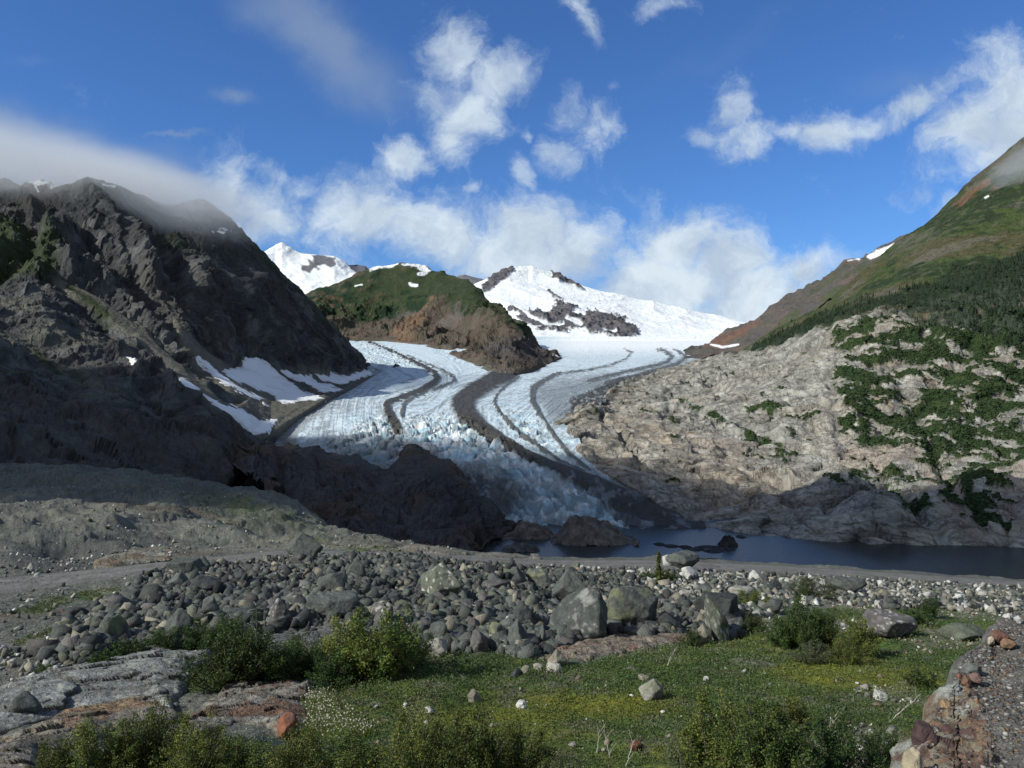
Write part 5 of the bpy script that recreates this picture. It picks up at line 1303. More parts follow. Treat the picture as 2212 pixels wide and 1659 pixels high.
outcrop('rock_outcrop', 'low cream bedrock strip on the far road edge near the lake corner', [(862, 1186), (900, 1179), (940, 1183), (1010, 1197), (1010, 1203), (960, 1204), (900, 1197)], 1.1, (.235, .215, .175), 8, feat=2.4)
outcrop('rock_outcrop', 'thin pale bedrock rim right above the lake by the road', [(1030, 1199), (1080, 1196), (1160, 1203), (1168, 1208), (1100, 1209), (1040, 1206)], .8, (.22, .21, .175), 9, feat=2.0)

# ------------------------------------------------------------------ vegetation
def leaf_mat(name, cols, trans=.25):
    m = bpy.data.materials.new(name); m.use_nodes = True
    nt = m.node_tree; nt.nodes.clear(); N = NT(nt)
    out = N.n('ShaderNodeOutputMaterial')
    at = N.n('ShaderNodeAttribute'); at.attribute_name = 'Col'
    oi = N.n('ShaderNodeObjectInfo')
    hs = N.n('ShaderNodeHueSaturation')
    N.put(hs.inputs['Color'], at.outputs['Color'])
    N.put(hs.inputs['Hue'], N.m('MULTIPLY_ADD', oi.outputs['Random'], .035, .48))
    N.put(hs.inputs['Value'], N.m('MULTIPLY_ADD', N.m('FRACT', N.m('MULTIPLY', oi.outputs['Random'], 7.3)), .5, .75))
    d = N.n('ShaderNodeBsdfPrincipled'); d.inputs['Roughness'].default_value = .6; d.inputs['Specular IOR Level'].default_value = .25
    N.put(d.inputs['Base Color'], hs.outputs[0])
    t = N.n('ShaderNodeBsdfTranslucent'); N.put(t.inputs[0], N.vm('SCALE', hs.outputs[0], scale=1.3))
    x = N.n('ShaderNodeMixShader'); x.inputs[0].default_value = trans
    nt.links.new(d.outputs[0], x.inputs[1]); nt.links.new(t.outputs[0], x.inputs[2]); nt.links.new(x.outputs[0], out.inputs[0])
    return m
M_leaf = leaf_mat('shrub_leaves', None)
M_grass = leaf_mat('meadow_leaves', None, .15)
def plain(name, col, rough=.9):
    m = bpy.data.materials.new(name); m.use_nodes = True
    nt = m.node_tree; N = NT(nt); b = nt.nodes['Principled BSDF']
    p = N.n('ShaderNodeTexCoord').outputs['Object']
    N.put(b.inputs['Base Color'], N.vm('SCALE', col, scale=N.ss(N.noise(p, 12, 4), .3, .7, .7, 1.3)))
    b.inputs['Roughness'].default_value = rough
    return m
M_bark = plain('bark', (.11, .09, .075)); M_dead = plain('dead_wood', (.36, .34, .31))

def leaf_quads(C, size, r, flat=.0, stretch=1.6):
    """one folded diamond leaf of two triangles' quad at every centre"""
    n = len(C)
    a = r.normal(size=(n, 3)); a[:, 2] *= 1 - flat; a /= np.linalg.norm(a, axis=1)[:, None]
    b = np.cross(a, r.normal(size=(n, 3))); b /= np.linalg.norm(b, axis=1)[:, None] + 1e-9
    s = (size * r.uniform(.6, 1.3, n))[:, None]
    V = np.stack([C - a * s * stretch / 2, C + b * s / 2, C + a * s * stretch / 2, C - b * s / 2], 1)
    return V.reshape(-1, 3), np.arange(n * 4).reshape(n, 4)
def tube(path, r0, r1, sides=5):
    path = np.asarray(path, float); n = len(path)
    V, F = [], []
    for i, p in enumerate(path):
        t = path[min(i + 1, n - 1)] - path[max(i - 1, 0)]; t /= np.linalg.norm(t) + 1e-9
        a = np.cross(t, (0.3, 1, .2)); a /= np.linalg.norm(a); b = np.cross(t, a)
        rr = lerp(r0, r1, i / (n - 1))
        for k in range(sides):
            w = 2 * math.pi * k / sides
            V.append(p + (a * math.cos(w) + b * math.sin(w)) * rr)
    for i in range(n - 1):
        for k in range(sides):
            F.append((i * sides + k, i * sides + (k + 1) % sides, (i + 1) * sides + (k + 1) % sides, (i + 1) * sides + k))
    return np.array(V), np.array(F)
def join(parts):
    V, F, o = [], [], 0
    for v, f in parts:
        V.append(v); F.append(f + o); o += len(v)
    return np.concatenate(V), np.concatenate(F)
def make_shrub_mesh(seed, nleaf, leaf, c1, c2, loose=0.0, nst=26):
    """unit shrub: about 1 wide, 1 deep, 1 high; many arching stems each carrying leaves"""
    r = np.random.default_rng(seed)
    stems, C = [], []
    for k in range(nst):
        a = r.uniform(0, 6.28); reach = .5 * math.sqrt(r.random()); h = (1.0 - .55 * (reach / .5) ** 1.6) * r.uniform(.62, 1.06)
        bx, by = r.normal(0, .06, 2)
        p = [np.array((bx + (reach * math.cos(a)) * t ** .8, by + reach * math.sin(a) * t ** .8, h * (t ** 1.15))) + r.normal(0, .012, 3) * t for t in np.linspace(0, 1, 7)]
        stems.append(tube(p, .011, .003, 4))
        p = np.array(p)
        m = nleaf // nst
        t = r.random(m) ** .62 * 6
        i = np.minimum(t.astype(int), 5); f = (t - i)[:, None]
        base = lerp(p[i], p[i + 1], f)
        spread = lerp(.10, .065, (t / 6))[:, None]
        # twigs: leaves cluster in clumps along the stem
        clump = r.normal(size=(11, 3)); clump /= np.linalg.norm(clump, axis=1)[:, None]
        ci = (t * 11 / 6.01).astype(int)
        C.append(base + clump[ci] * spread * r.uniform(.3, 1.25, (m, 1)) + r.normal(size=(m, 3)) * .03)
    C = np.concatenate(C); C[:, 2] = np.maximum(C[:, 2], .01)
    V, F = leaf_quads(C, leaf, r)
    q = fbm(C * 1.0 + seed, .16, 3)
    m = np.clip(.5 + q * 1.1 + r.normal(0, .28, len(C)), 0, 1)
    col = np.array(c1) + (np.array(c2) - np.array(c1)) * m[:, None]
    col = col * r.uniform(.75, 1.25, (len(C), 1))
    me = mesh('foliage', V, F, M_leaf, col=np.repeat(col, 4, 0), smooth=False)
    sv, sf = join(stems)
    ms = mesh('stems', sv, sf, M_bark)
    return me, ms
DG = ((.026, .052, .015), (.066, .105, .024)); YG = ((.050, .085, .018), (.155, .175, .038)); GG = ((.060, .080, .038), (.12, .14, .065))
SHR = {}
for key, (cc, n, lf) in {'dark': (DG, 9000, .020), 'dark2': (DG, 11000, .018), 'yellow': (YG, 11000, .018), 'yellow2': (YG, 9000, .022), 'grey': (GG, 6000, .020), 'near': (((.034, .062, .016), (.135, .155, .034)), 16000, .016), 'near2': (((.034, .062, .016), (.11, .14, .032)), 16000, .016), 'low': (DG, 3500, .035)}.items():
    SHR[key] = make_shrub_mesh(sum(map(ord, key)) % 97 + n, n, lf, *cc, nst=30 if n > 8000 else 20)
def shrub(label, cx, yb, w, h, key, name='shrub', cat='shrub', group=None, yaw=None, deep=.9):
    b = ground_at(cx, yb); d = b[1]
    near = yb > 1570; W = w / FPX * d * (1.1 if near else 1.3); H = h / FPX * d * (1.12 if near else 1.3)
    e = bpy.data.objects.new(name, None); COL.objects.link(e)
    e.location = (b[0], b[1] + W * .25, b[2] - .08); e.scale = (W, W * deep, H)
    e.rotation_euler = (0, 0, (cx * 7.13) % 6.28 if yaw is None else yaw)
    e.empty_display_size = .1
    link('foliage', SHR[key][0], e); link('stems', SHR[key][1], e)
    tag(e, label, cat, group)
SHRUBS = [
 ('dense dark green shrub right of the long pale ledge', 470, 1500, 130, 120, 'dark'), ('tall dark green shrub behind the dense one, above the rust-seamed outcrop', 520, 1490, 140, 128, 'dark2'),
 ('low dark shrub filling the gap behind the rust-seamed outcrop', 600, 1476, 110, 84, 'dark'), ('dark shrub between the grey bedrock shelf and the cream outcrop', 645, 1468, 110, 80, 'dark2'),
 ('large yellow-green leafy shrub left of the cream boulders', 745, 1480, 150, 124, 'yellow'), ('tallest yellow-green shrub in front of the grey rubble', 810, 1478, 150, 132, 'yellow2'), ('round dark-green shrub at the right end of the leafy thicket', 868, 1452, 100, 92, 'dark2'),
 ('dark low shrub at the foot of the leafy thicket', 700, 1492, 120, 66, 'dark'), ('small dark shrub at the left tip of the leafy strip over the ledge', 205, 1448, 62, 36, 'low'), ('second small shrub of the leafy strip behind the pale ledge', 262, 1430, 76, 42, 'low'),
 ('bushy shrub in the middle of the leafy strip behind the pale ledge', 335, 1412, 90, 46, 'dark'), ('shrub where the leafy strip meets the tall dark shrub', 420, 1402, 90, 46, 'dark2'), ('narrow shrub top just left of the grey bedrock shelf', 478, 1400, 90, 56, 'dark'),
 ('little shrub on the pale rubble, left', 92, 1462, 36, 26, 'low'), ('yellow-leafed shrub growing in front of the rubble above the thicket', 830, 1398, 56, 44, 'yellow'),
 ('wide near shrub at the bottom edge under the orange bedrock', 180, 1722, 200, 150, 'near'), ('tall near shrub with yellow sprigs in front of the orange bedrock', 290, 1715, 190, 190, 'near2'), ('near shrub left of the small pool', 400, 1722, 170, 160, 'near'),
 ('near shrub in front of the small pool', 510, 1730, 170, 140, 'near2'), ('near shrub right below the orange boulder', 640, 1735, 180, 150, 'near'), ('near yellow-green shrub right of the pool shrubs', 760, 1735, 180, 150, 'near2'), ('near shrub below the reddish bare patch of meadow', 880, 1738, 180, 180, 'near'),
 ('tallest near shrub at the bottom middle of the photo', 1010, 1735, 190, 200, 'near2'), ('near shrub right of the tallest bottom shrub', 1125, 1735, 180, 160, 'near'), ('low near shrub right of the bottom middle thicket', 1220, 1740, 120, 120, 'grey'),
 ('corner shrub at the bottom left, before the cream bedrock', 90, 1722, 110, 110, 'near'),
 ('big near leafy shrub left of the pale stem, right half', 1560, 1705, 200, 190, 'near'), ('grey-leaved willow at the left end of the right thicket', 1480, 1680, 90, 110, 'grey'), ('widest near shrub of the right thicket with bright leaves', 1690, 1712, 230, 190, 'near2'), ('dark near shrub beside the gravel bank', 1830, 1700, 190, 160, 'dark2'),
 ('small shrub between right thicket and gravel bank', 1910, 1680, 110, 110, 'dark'), ('thin yellow shrub top rising behind the right thicket', 1620, 1600, 110, 80, 'yellow'), ('yellowish shrub with red twigs behind the right thicket', 1720, 1590, 100, 84, 'yellow2'),
 ('tall dark shrub standing in the heath, right of the leaning slab', 1745, 1408, 96, 108, 'dark2'), ('shorter dark shrub on the left side of the tall heath shrub', 1702, 1405, 70, 74, 'dark'), ('dark shrub on the right side of the tall heath shrub', 1790, 1404, 60, 80, 'dark'), ('round shrub with bright leaves right of the tall heath shrub', 1868, 1420, 90, 70, 'yellow2'), ('low yellow shrub in front of the round bright one', 1845, 1440, 80, 60, 'yellow'),
 ('low bluish-green shrub at the foot of the tall heath shrub', 1770, 1436, 90, 40, 'grey'), ('grey-green willow among the cobbles', 1765, 1298, 88, 44, 'grey'), ('grass-green low bush left of the willow among cobbles', 1632, 1314, 72, 32, 'yellow'), ('dark low bush in the heath below the slope on the right', 2018, 1338, 46, 44, 'dark'), ('low bush right of the cracked slab', 1990, 1352, 60, 30, 'low'),
 ('low green bush at the foot of the little spruce', 1440, 1262, 44, 26, 'low'), ('low green bush left of the little spruce', 1404, 1258, 40, 18, 'low'), ('tiny bush on the gravel slope beyond the road', 194, 1128, 10, 8, 'low'), ('tiny bush near the gully on the gravel slope', 231, 1143, 10, 7, 'low'), ('bush in the grass gap right of the leaning slab', 1630, 1368, 60, 34, 'dark'),
 ('shrub at the left side of the leaning slab foot', 1496, 1396, 36, 34, 'dark'), ('low bush by the gravel bank edge', 2000, 1490, 70, 34, 'low'),
]
for a in SHRUBS:
    shrub(*a)

def conifer_mesh(seed, tiers, nper, h=1.0, rad=.2, col=((.05, .075, .02), (.14, .15, .045)), leaf=.04):
    r = np.random.default_rng(seed)
    C = []
    for k in range(tiers):
        z = lerp(.12, .97, k / (tiers - 1)); rr = rad * (1 - z) ** .8 + .012
        for b in range(7):
            a = r.uniform(0, 6.28); L = rr * r.uniform(.7, 1.25)
            t = r.random(nper)
            C.append(np.stack([math.cos(a) * L * t, math.sin(a) * L * t, z - .06 * L / rad * t + r.normal(0, .005, nper)], -1) + r.normal(0, .008, (nper, 3)))
    C = np.concatenate(C)
    V, F = leaf_quads(C, leaf, r, .5, 2.2)
    m = r.random(len(C))[:, None]
    col_ = np.array(col[0]) + (np.array(col[1]) - np.array(col[0])) * m
    return mesh('crown', V, F, M_leaf, col=np.repeat(col_, 4, 0), smooth=False)
def conifer(label, cx, yb, w, h):
    b = ground_at(cx, yb); d = b[1]; H = h / FPX * d
    e = bpy.data.objects.new('young_spruce', None); COL.objects.link(e); e.location = (b[0], b[1], b[2] - .1)
    e.scale = (H * w / h * 2.4, H * w / h * 2.4, H)
    v, f = tube([(0, 0, 0), (.004, 0, .5), (0, 0, .98)], .022, .004, 6)
    link('trunk', mesh('trunk', v, f, M_bark), e)
    link('crown', conifer_mesh(5, 17, 26), e)
    tag(e, label, 'spruce')
conifer('small yellowish spruce standing alone between the heap and the road', 1423, 1268, 25, 78)

# dead pale twigs sticking out of the heath
def dead_twig(label, cx, yb, h, lean, seed):
    r = np.random.default_rng(seed)
    b = ground_at(cx, yb); H = h / FPX * b[1]
    parts = []
    main = [np.array((lean * H * t + r.normal(0, .02) * H, r.normal(0, .02) * H, H * t)) for t in np.linspace(0, 1, 9)]
    parts.append(tube(main, .018 + H * .004, .006, 5))
    for k in range(6):
        i = int(r.integers(2, 8)); a = r.uniform(0, 6.28); L = H * r.uniform(.2, .4)
        parts.append(tube([main[i], main[i] + np.array((math.cos(a) * .5, math.sin(a) * .5, .6)) * L * .5, main[i] + np.array((math.cos(a) * .8, math.sin(a) * .6, 1.1)) * L], .008, .003, 4))
    v, f = join(parts)
    o = link('dead_branch', mesh('dead_branch', v, f, M_dead)); o.location = b
    tag(o, label, 'dead branch')
for k, a in enumerate([('bare crooked pale branch in the right thicket', 1755, 1640, 110, .55), ('thin bare pale twigs in the front meadow left of the red stone', 1318, 1640, 60, -.2), ('bare pale twigs curling beside the red stone', 1352, 1655, 56, .3), ('leaning dead twig in the heath below the leaning slab', 1440, 1440, 44, .5),
                       ('long pale stick lying across the heath near the right bank', 1920, 1560, 60, 1.2), ('bare twig at the lower meadow edge', 1290, 1625, 50, .1)]):
    dead_twig(a[0], a[1], a[2], a[3], a[4], k)

# low growth of the meadow
def meadow():
    r = np.random.default_rng(77)
    A = np.where(G_green > .25, G_green, 0) * (1 - .8 * G_bare)
    A = np.where((GX > -60) & (GX < 2260) & (GY < 1760), A, 0); A[-22:] = 0
    A = A * (GP[..., 1] / 30) ** -.2
    n = 80000
    idx = r.choice(A.size, n, p=(A / A.sum()).ravel())
    p = GP.reshape(-1, 3)[idx] + r.normal(size=(n, 3)) * np.array((.12, .12, 0)) * (GP.reshape(-1, 3)[idx][:, 1:2] / 30)
    moss = G_moss.ravel()[idx]
    tall = np.clip(.5 + 1.2 * fbm(p, 2.6, 3), .1, 1) * (1 - .75 * moss)
    C = np.repeat(p, 4, 0) + np.abs(r.normal(size=(n * 4, 3))) * np.array((0, 0, 1)) * (np.repeat(tall, 4) * .14)[:, None] + r.normal(size=(n * 4, 3)) * np.array((.07, .07, .01))
    d = C[:, 1]
    size = .045 * (d / 30) ** .75
    V, F = leaf_quads(C, size, r, -.3, 1.8)
    q = fbm(p, 3.2, 4) + r.normal(0, .25, n); q2 = fbm(p, 1.1, 3)
    col = np.array((.050, .084, .024)) + (np.array((.092, .124, .034)) - np.array((.050, .084, .024))) * np.clip(.5 + q, 0, 1)[:, None]
    col = col + (np.array((.14, .155, .030)) - col) * (moss * .65)[:, None]
    col = col + (np.array((.13, .12, .085)) - col) * (sstep(q2, .1, .4) * .55 * (1 - moss))[:, None]
    col = np.repeat(col, 4, 0) * r.uniform(.65, 1.35, (n * 4, 1))
    pale = r.random(n * 4) < .003
    col[pale] = (.30, .30, .22)
    o = link('heath_growth', mesh('heath_growth', V, F, M_grass, col=np.repeat(col, 4, 0), smooth=False))
    tag(o, 'low green heath plants and moss covering the meadow', 'ground cover', kind='stuff')
    # cotton grass by the pool
    A = np.where(G_green > .2, 1.0, 0) * pmask(GX, GY, [(660, 1590), (665, 1520), (700, 1505), (760, 1560), (800, 1590), (740, 1610)], 10)
    n = 1600
    idx = r.choice(A.size, n, p=(A / A.sum()).ravel())
    p = GP.reshape(-1, 3)[idx] + r.normal(size=(n, 3)) * np.array((.15, .15, 0))
    h = r.uniform(.25, .5, n)
    top = p + np.stack([r.normal(0, .06, n), r.normal(0, .06, n), h], -1)
    w = np.array((.010, 0, 0))
    Vb = np.stack([p - w, p + w, top + w * .6, top - w * .6], 1).reshape(-1, 3)
    V2, F2 = leaf_quads(top, .045, r)
    col = np.concatenate([np.tile((.10, .15, .03), (n * 4, 1)), np.tile((.50, .48, .38), (n * 4, 1))])
    o = link('cotton_grass', mesh('cotton_grass', np.concatenate([Vb, V2]), np.concatenate([np.arange(n * 4).reshape(n, 4), F2 + n * 4]), M_grass, col=col, smooth=False))
    tag(o, 'white-tufted cotton grass beside the pool', 'cotton grass', kind='stuff')
meadow()

# small dark pool
def build_pool():
    pts = [(560, 1590), (600, 1600), (660, 1604), (690, 1622), (640, 1640), (570, 1632), (500, 1640), (440, 1630), (470, 1600)]
    b = ground_at(600, 1612); z = b[2] + .06
    V = [((x - CX) / (y - CY) * (-z), FPX * (-z) / (y - CY), z) for x, y in pts]
    V = [(sum(v[0] for v in V) / 9, sum(v[1] for v in V) / 9, z)] + V
    F = [(0, 1 + k, 1 + (k + 1) % 9) for k in range(9)]
    o = link('pool', mesh('pool', V, F, M_pool, smooth=False)); o['kind'] = 'structure'
M_pool = bpy.data.materials.new('pool_water'); M_pool.use_nodes = True
_b = M_pool.node_tree.nodes['Principled BSDF']; _b.inputs['Base Color'].default_value = (.02, .016, .012, 1); _b.inputs['Roughness'].default_value = .08
build_pool()

# ------------------------------------------------------------------ the gravel bank close by on the right
def build_bank():
    pts = [(1948, 1668), (1956, 1640), (1962, 1618), (1982, 1592), (2008, 1562), (2030, 1540), (2048, 1512), (2066, 1482), (2064, 1458), (2078, 1432), (2100, 1402), (2138, 1382), (2146, 1350), (2174, 1332), (2212, 1320), (2300, 1300), (2500, 1290), (2900, 1300), (4600, 1330)]
    def dep(y): return 3.5 * FPX / (y - CY)
    top = [(x, y, dep(y)) for x, y in pts]
    bot = [(1948, 2150, 4.6), (4600, 2150, 4.6)]
    mid = [(x, lerp(y, 1900, .5), dep(lerp(y, 1900, .5)) * .98) for x, y in pts]
    low = [(1948, 1900, 5.7), (4600, 1900, 5.7)]
    P, t = loft([bot, low, mid, top], 1948, 4600, 1500, [20, 110, 190], back=[(.25, -.25, 6), (1.2, -4.5, 12), (7, -3, 12)], ysmooth=3)
    px, py = proj(P); n = normals(P)
    f1_, e1 = facets(P + fbm(P, .4, 3)[..., None] * .3, .85); f2_, e2 = facets(P, .12)
    rock = pmask(px, py, [(1930, 1700), (1940, 1620), (1990, 1570), (2040, 1500), (2066, 1470), (2100, 1480), (2110, 1530), (2130, 1560), (2150, 1620), (2120, 1700), (2100, 1800), (1900, 1800)], 10, fbm(P, .3, 4) * 20)
    h = fbm(P, .6, 4) * .07 + fbm(P, .08, 3) * .008 + rock * (f1_ * .055 + f2_ * .018 + fbm(P, .35, 4) * .05 + .04)
    P = P + n * h[..., None]
    nz = fbm(P, .10, 4, .6); nb = fbm(P, .5, 4); ns = fbm(P, .035, 3, .6)
    c = np.broadcast_to(np.array((.105, .100, .092), np.float32), P.shape)
    c = cmix(c, (.19, .185, .17), sstep(ns, .15, .5) * .7)
    c = cmix(c, (.075, .068, .062), sstep(-ns, .1, .5) * .7)
    c = cmix(c, (.25, .245, .23), sstep(nb, .1, .4) * .35)
    rc = cmix(np.broadcast_to(np.array((.20, .175, .13), np.float32), P.shape), (.165, .09, .055), sstep(nb + nz * .8, -.05, .35) * .75)
    rc = cmix(rc, (.085, .050, .048), sstep(fbm(P, .28, 4, off=9), .12, .32) * .9)
    rc = cmix(rc, (.34, .35, .31), sstep(-nb + nz * .3, .12, .4) * .7)
    rc = cmix(rc, (.30, .31, .28), pmask(px, py, [(2040, 1495), (2070, 1470), (2095, 1475), (2090, 1500), (2050, 1525)], 6, nz * 8))
    c = c + (rc - c) * rock[..., None]
    struct('roadside_gravel_bank', P, M_bankg, c)
    # pebbles on it
    r = np.random.default_rng(5)
    ok = (px > 1960) & (py < 1720) & (px < 2300); ok[-31:] = False; ok[:20] = False
    w = ok * np.clip(1.15 - rock, 0.05, 1) * (P[..., 1] / 8) ** 2
    n_ = 5200
    idx = r.choice(w.size, n_, p=(w / w.sum()).ravel())
    q = P.reshape(-1, 3)[idx]
    s = .012 + .06 * r.random(n_) ** 4
    cols = np.array([(.20, .19, .17), (.12, .115, .11), (.30, .29, .27), (.14, .10, .08), (.18, .12, .075), (.09, .09, .09), (.2, .2, .19), (.1, .1, .095)])
    Vs, Fs, Cs, off = [], [], [], 0
    for k, (V, F) in enumerate(HULLS):
        m = np.arange(k, n_, len(HULLS)); a = r.uniform(0, 6.28, len(m)); ca, sa = np.cos(a), np.sin(a)
        X = V[None] * s[m][:, None, None] * r.uniform(.6, 1.2, (len(m), 1, 3)) * .5
        X = np.stack([X[..., 0] * ca[:, None] - X[..., 1] * sa[:, None], X[..., 0] * sa[:, None] + X[..., 1] * ca[:, None], X[..., 2] * .7], -1) + (q[m] + (0, 0, 0.006))[:, None]
        Vs.append(X.reshape(-1, 3)); Fs.append((F[None] + (off + np.arange(len(m)) * len(V))[:, None, None]).reshape(-1, 3)); Cs.append(np.repeat(cols[r.integers(len(cols), size=len(m))] * r.uniform(.7, 1.2, (len(m), 1)), len(V), 0)); off += len(V) * len(m)
    o = link('pebbles', mesh('pebbles', np.concatenate(Vs), np.concatenate(Fs), M_pebble, col=np.concatenate(Cs), smooth=False))
    tag(o, 'grey and pale pebbles pressed into the roadside bank', 'pebbles', kind='stuff')
    # single cobbles
    for (lab, cx, cy, w_, h_, col, seed) in [('rust-red cobble on the rim of the bank', 2155, 1374, 36, 22, (.10, .055, .042), 1), ('flat orange-brown cobble below the rust-red rim cobble', 2178, 1389, 30, 16, (.15, .095, .06), 2), ('small cream cobble under the rust-red rim cobble', 2140, 1382, 14, 14, (.36, .31, .24), 3),
                                             ('orange round cobble in the middle of the bank', 2087, 1472, 22, 20, (.19, .115, .07), 4), ('orange cobble just below the round orange one', 2092, 1494, 18, 16, (.22, .12, .065), 5), ('bright ochre cobble on the lower bank', 2046, 1526, 24, 22, (.22, .15, .085), 6), ('flat grey-green cobble set in the upper bank', 2100, 1445, 42, 20, (.12, .125, .115), 7),
                                             ('brown oval cobble left of centre in the bank', 2108, 1466, 30, 20, (.14, .095, .08), 8), ('ochre cobble with pale side, right lower bank', 2108, 1524, 22, 24, (.26, .16, .09), 9), ('small orange cobble near the bottom right corner', 2170, 1596, 14, 12, (.35, .17, .09), 10), ('pale stone on the far top of the bank', 2178, 1331, 22, 12, (.5, .48, .45), 11),
                                             ('white cobble on the top rim at the picture edge', 2200, 1338, 18, 12, (.5, .5, .48), 12), ('tiny red cobble beside the grey-green one', 2072, 1460, 12, 9, (.16, .07, .05), 13), ('orange stone on the lower bank', 2160, 1560, 16, 12, (.32, .16, .08), 14), ('maroon knob of rock at the left edge of the bank', 1996, 1590, 46, 52, (.085, .055, .055), 15), ('cream and ochre rounded rock at the bank foot', 1972, 1655, 46, 60, (.25, .21, .15), 16)]:
        d = dep(cy + h_ * .5); b = unproj(cx, cy + h_ * .5, d); W = w_ / FPX * d; H = h_ / FPX * d
        V, F = rock_shape(900 + seed, (W, W * .9, H * 1.3), 4, top='round', noise=.03)
        o = link('cobble' if w_ < 44 else 'rock', mesh('cobble', V, F, M_boulder, col=rock_colours(V * 3, seed, col), smooth=True)); o.location = (b[0], b[1], b[2] - H * .22)
        tag(o, lab, 'cobble' if w_ < 44 else 'rock')
M_bankg = terrain_mat('bank_gravel', .02, 1.0, .8)
M_pebble = terrain_mat('pebble_stone', .01, .6, .5)
build_bank()

# ------------------------------------------------------------------ on the mountains
def hitter(P, x0, x1, back):
    PX, PY = proj(P); nc = P.shape[1]
    PY = PY.copy(); PY = PY[:P.shape[0] - back]
    def hit(px, py):
        c = int(np.clip(round((px - x0) / (x1 - x0) * (nc - 1)), 0, nc - 1))
        k = int(np.argmax(PY[:, c] <= py))
        return P[k, c, 1]
    return hit
hit_left = hitter(P_left, -500, 880, 16)
def snow_patch(label, poly, th=2.5):
    xs_ = [p[0] for p in poly]; ys_ = [p[1] for p in poly]
    xs = np.arange(min(xs_) - 4, max(xs_) + 4, .8); ys = np.arange(max(ys_) + 4, min(ys_) - 4, -.7)
    X, Y = np.meshgrid(xs, ys)
    D = np.array([[hit_left(x, y) for x in xs] for y in ys])
    for _ in range(3): D = bl(bl(D, 13).T, 13).T
    P = unproj(X, Y, D)
    dd = pdist(X, Y, poly + [poly[0]])[0]; dd = np.where(inpoly(X, Y, poly), dd, -dd) + fbm(P, 14, 5, .6) * 4.0
    up = np.array((.15, -.55, .75))
    rise = .9 + np.where(dd > 0, th * sstep(dd, 0, 10) * .35, dd * .8)
    P = P + up * rise[..., None]
    F = gridfaces(*X.shape); ok = (dd > -7).ravel(); F = F[ok[F].all(1)]
    nz = fbm(P * np.array((1, .4, 1)), 16, 4)
    c = cmix(np.broadcast_to(np.array((.80, .82, .85), np.float32), P.shape), (.52, .50, .46), sstep(nz, .1, .5) * .3 + (1 - sstep(dd, 0, 4)) * .35)
    o = link('snow_patch', mesh('snow_patch', P.reshape(-1, 3), F, M_snow, col=c)); tag(o, label, 'snow patch', 'old snow patches below the dark cliff')
for _a in SNOWP:
    snow_patch(*_a)

def build_forest():
    P, px, py, brush, forest, n = P_right_all
    r = np.random.default_rng(9)
    w = np.where(forest > .45, 1.0, 0) * (px < 2330) * (P[..., 1] / 1000) ** 2
    w[-8:] = 0
    edge = np.where((brush > .5) & (py < 760) & (px > 1850), .10, 0)
    w = w + edge
    w = w * (.15 + sstep(fbm(P, 55, 4, off=2), -.25, .25))
    n_ = 4200
    idx = r.choice(w.size, n_, p=(w / w.sum()).ravel()); q = P.reshape(-1, 3)[idx]
    H = 3 + 8 * r.random(n_) ** 1.6 * (1 + .5 * fbm(q, 60, 3)); Rr = H * r.uniform(.16, .24, n_)
    Vs, Fs = [], []
    sd = 6
    ring = np.array([(math.cos(k * 2 * math.pi / sd), math.sin(k * 2 * math.pi / sd)) for k in range(sd)])
    V = []
    for z0, z1, rr in ((.05, .55, 1.0), (.33, .8, .72), (.6, 1.0, .45)):
        base = np.concatenate([ring * rr, np.full((sd, 1), z0)], 1); V += [*base, np.array((0, 0, z1))]
    V = np.array(V); F = []
    for t_ in range(3):
        o = t_ * (sd + 1)
        F += [(o + k, o + (k + 1) % sd, o + sd) for k in range(sd)]
    F = np.array(F)
    jit = 1 + r.normal(0, .16, (n_, len(V), 1)) * np.array((1, 1, 0.15))
    X = V[None] * jit * np.stack([Rr, Rr, H], -1)[:, None] + (q - np.array((0, 0, .8)))[:, None]
    col = np.repeat(np.array((.016, .027, .014)) * r.uniform(.6, 1.5, (n_, 1)), len(V), 0)
    o = link('conifer_forest', mesh('conifer_forest', X.reshape(-1, 3), (F[None] + (np.arange(n_) * len(V))[:, None, None]).reshape(-1, 3), M_pebble2, col=col, smooth=False))
    tag(o, 'dark conifer wood high on the right mountain slope', 'forest', kind='stuff')
    # brush: alder thickets as small leafy lumps
    w = np.where(brush > .6, 1.0, 0) * (px < 2330) * (P[..., 1] / 800) ** 1.2; w[-8:] = 0
    n_ = 26000
    idx = r.choice(w.size, n_, p=(w / w.sum()).ravel()); q = P.reshape(-1, 3)[idx]
    V, F = HULLS[3]
    s = r.uniform(.8, 2.5, n_)
    X = V[None] * (1 + r.normal(0, .18, (n_, len(V), 1))) * (s * .5)[:, None, None] * np.array((1.2, 1.2, .9)) + q[:, None]
    col = np.repeat(np.array((.026, .046, .017)) * r.uniform(.5, 1.7, (n_, 1)), len(V), 0)
    o = link('alder_brush', mesh('alder_brush', X.reshape(-1, 3), (F[None] + (np.arange(n_) * len(V))[:, None, None]).reshape(-1, 3), M_pebble2, col=col, smooth=False))
    tag(o, 'green alder brush growing between the rocks of the right slope', 'brush', kind='stuff')
M_pebble2 = terrain_mat('brush_green', 1.0, .6, .5)
build_forest()

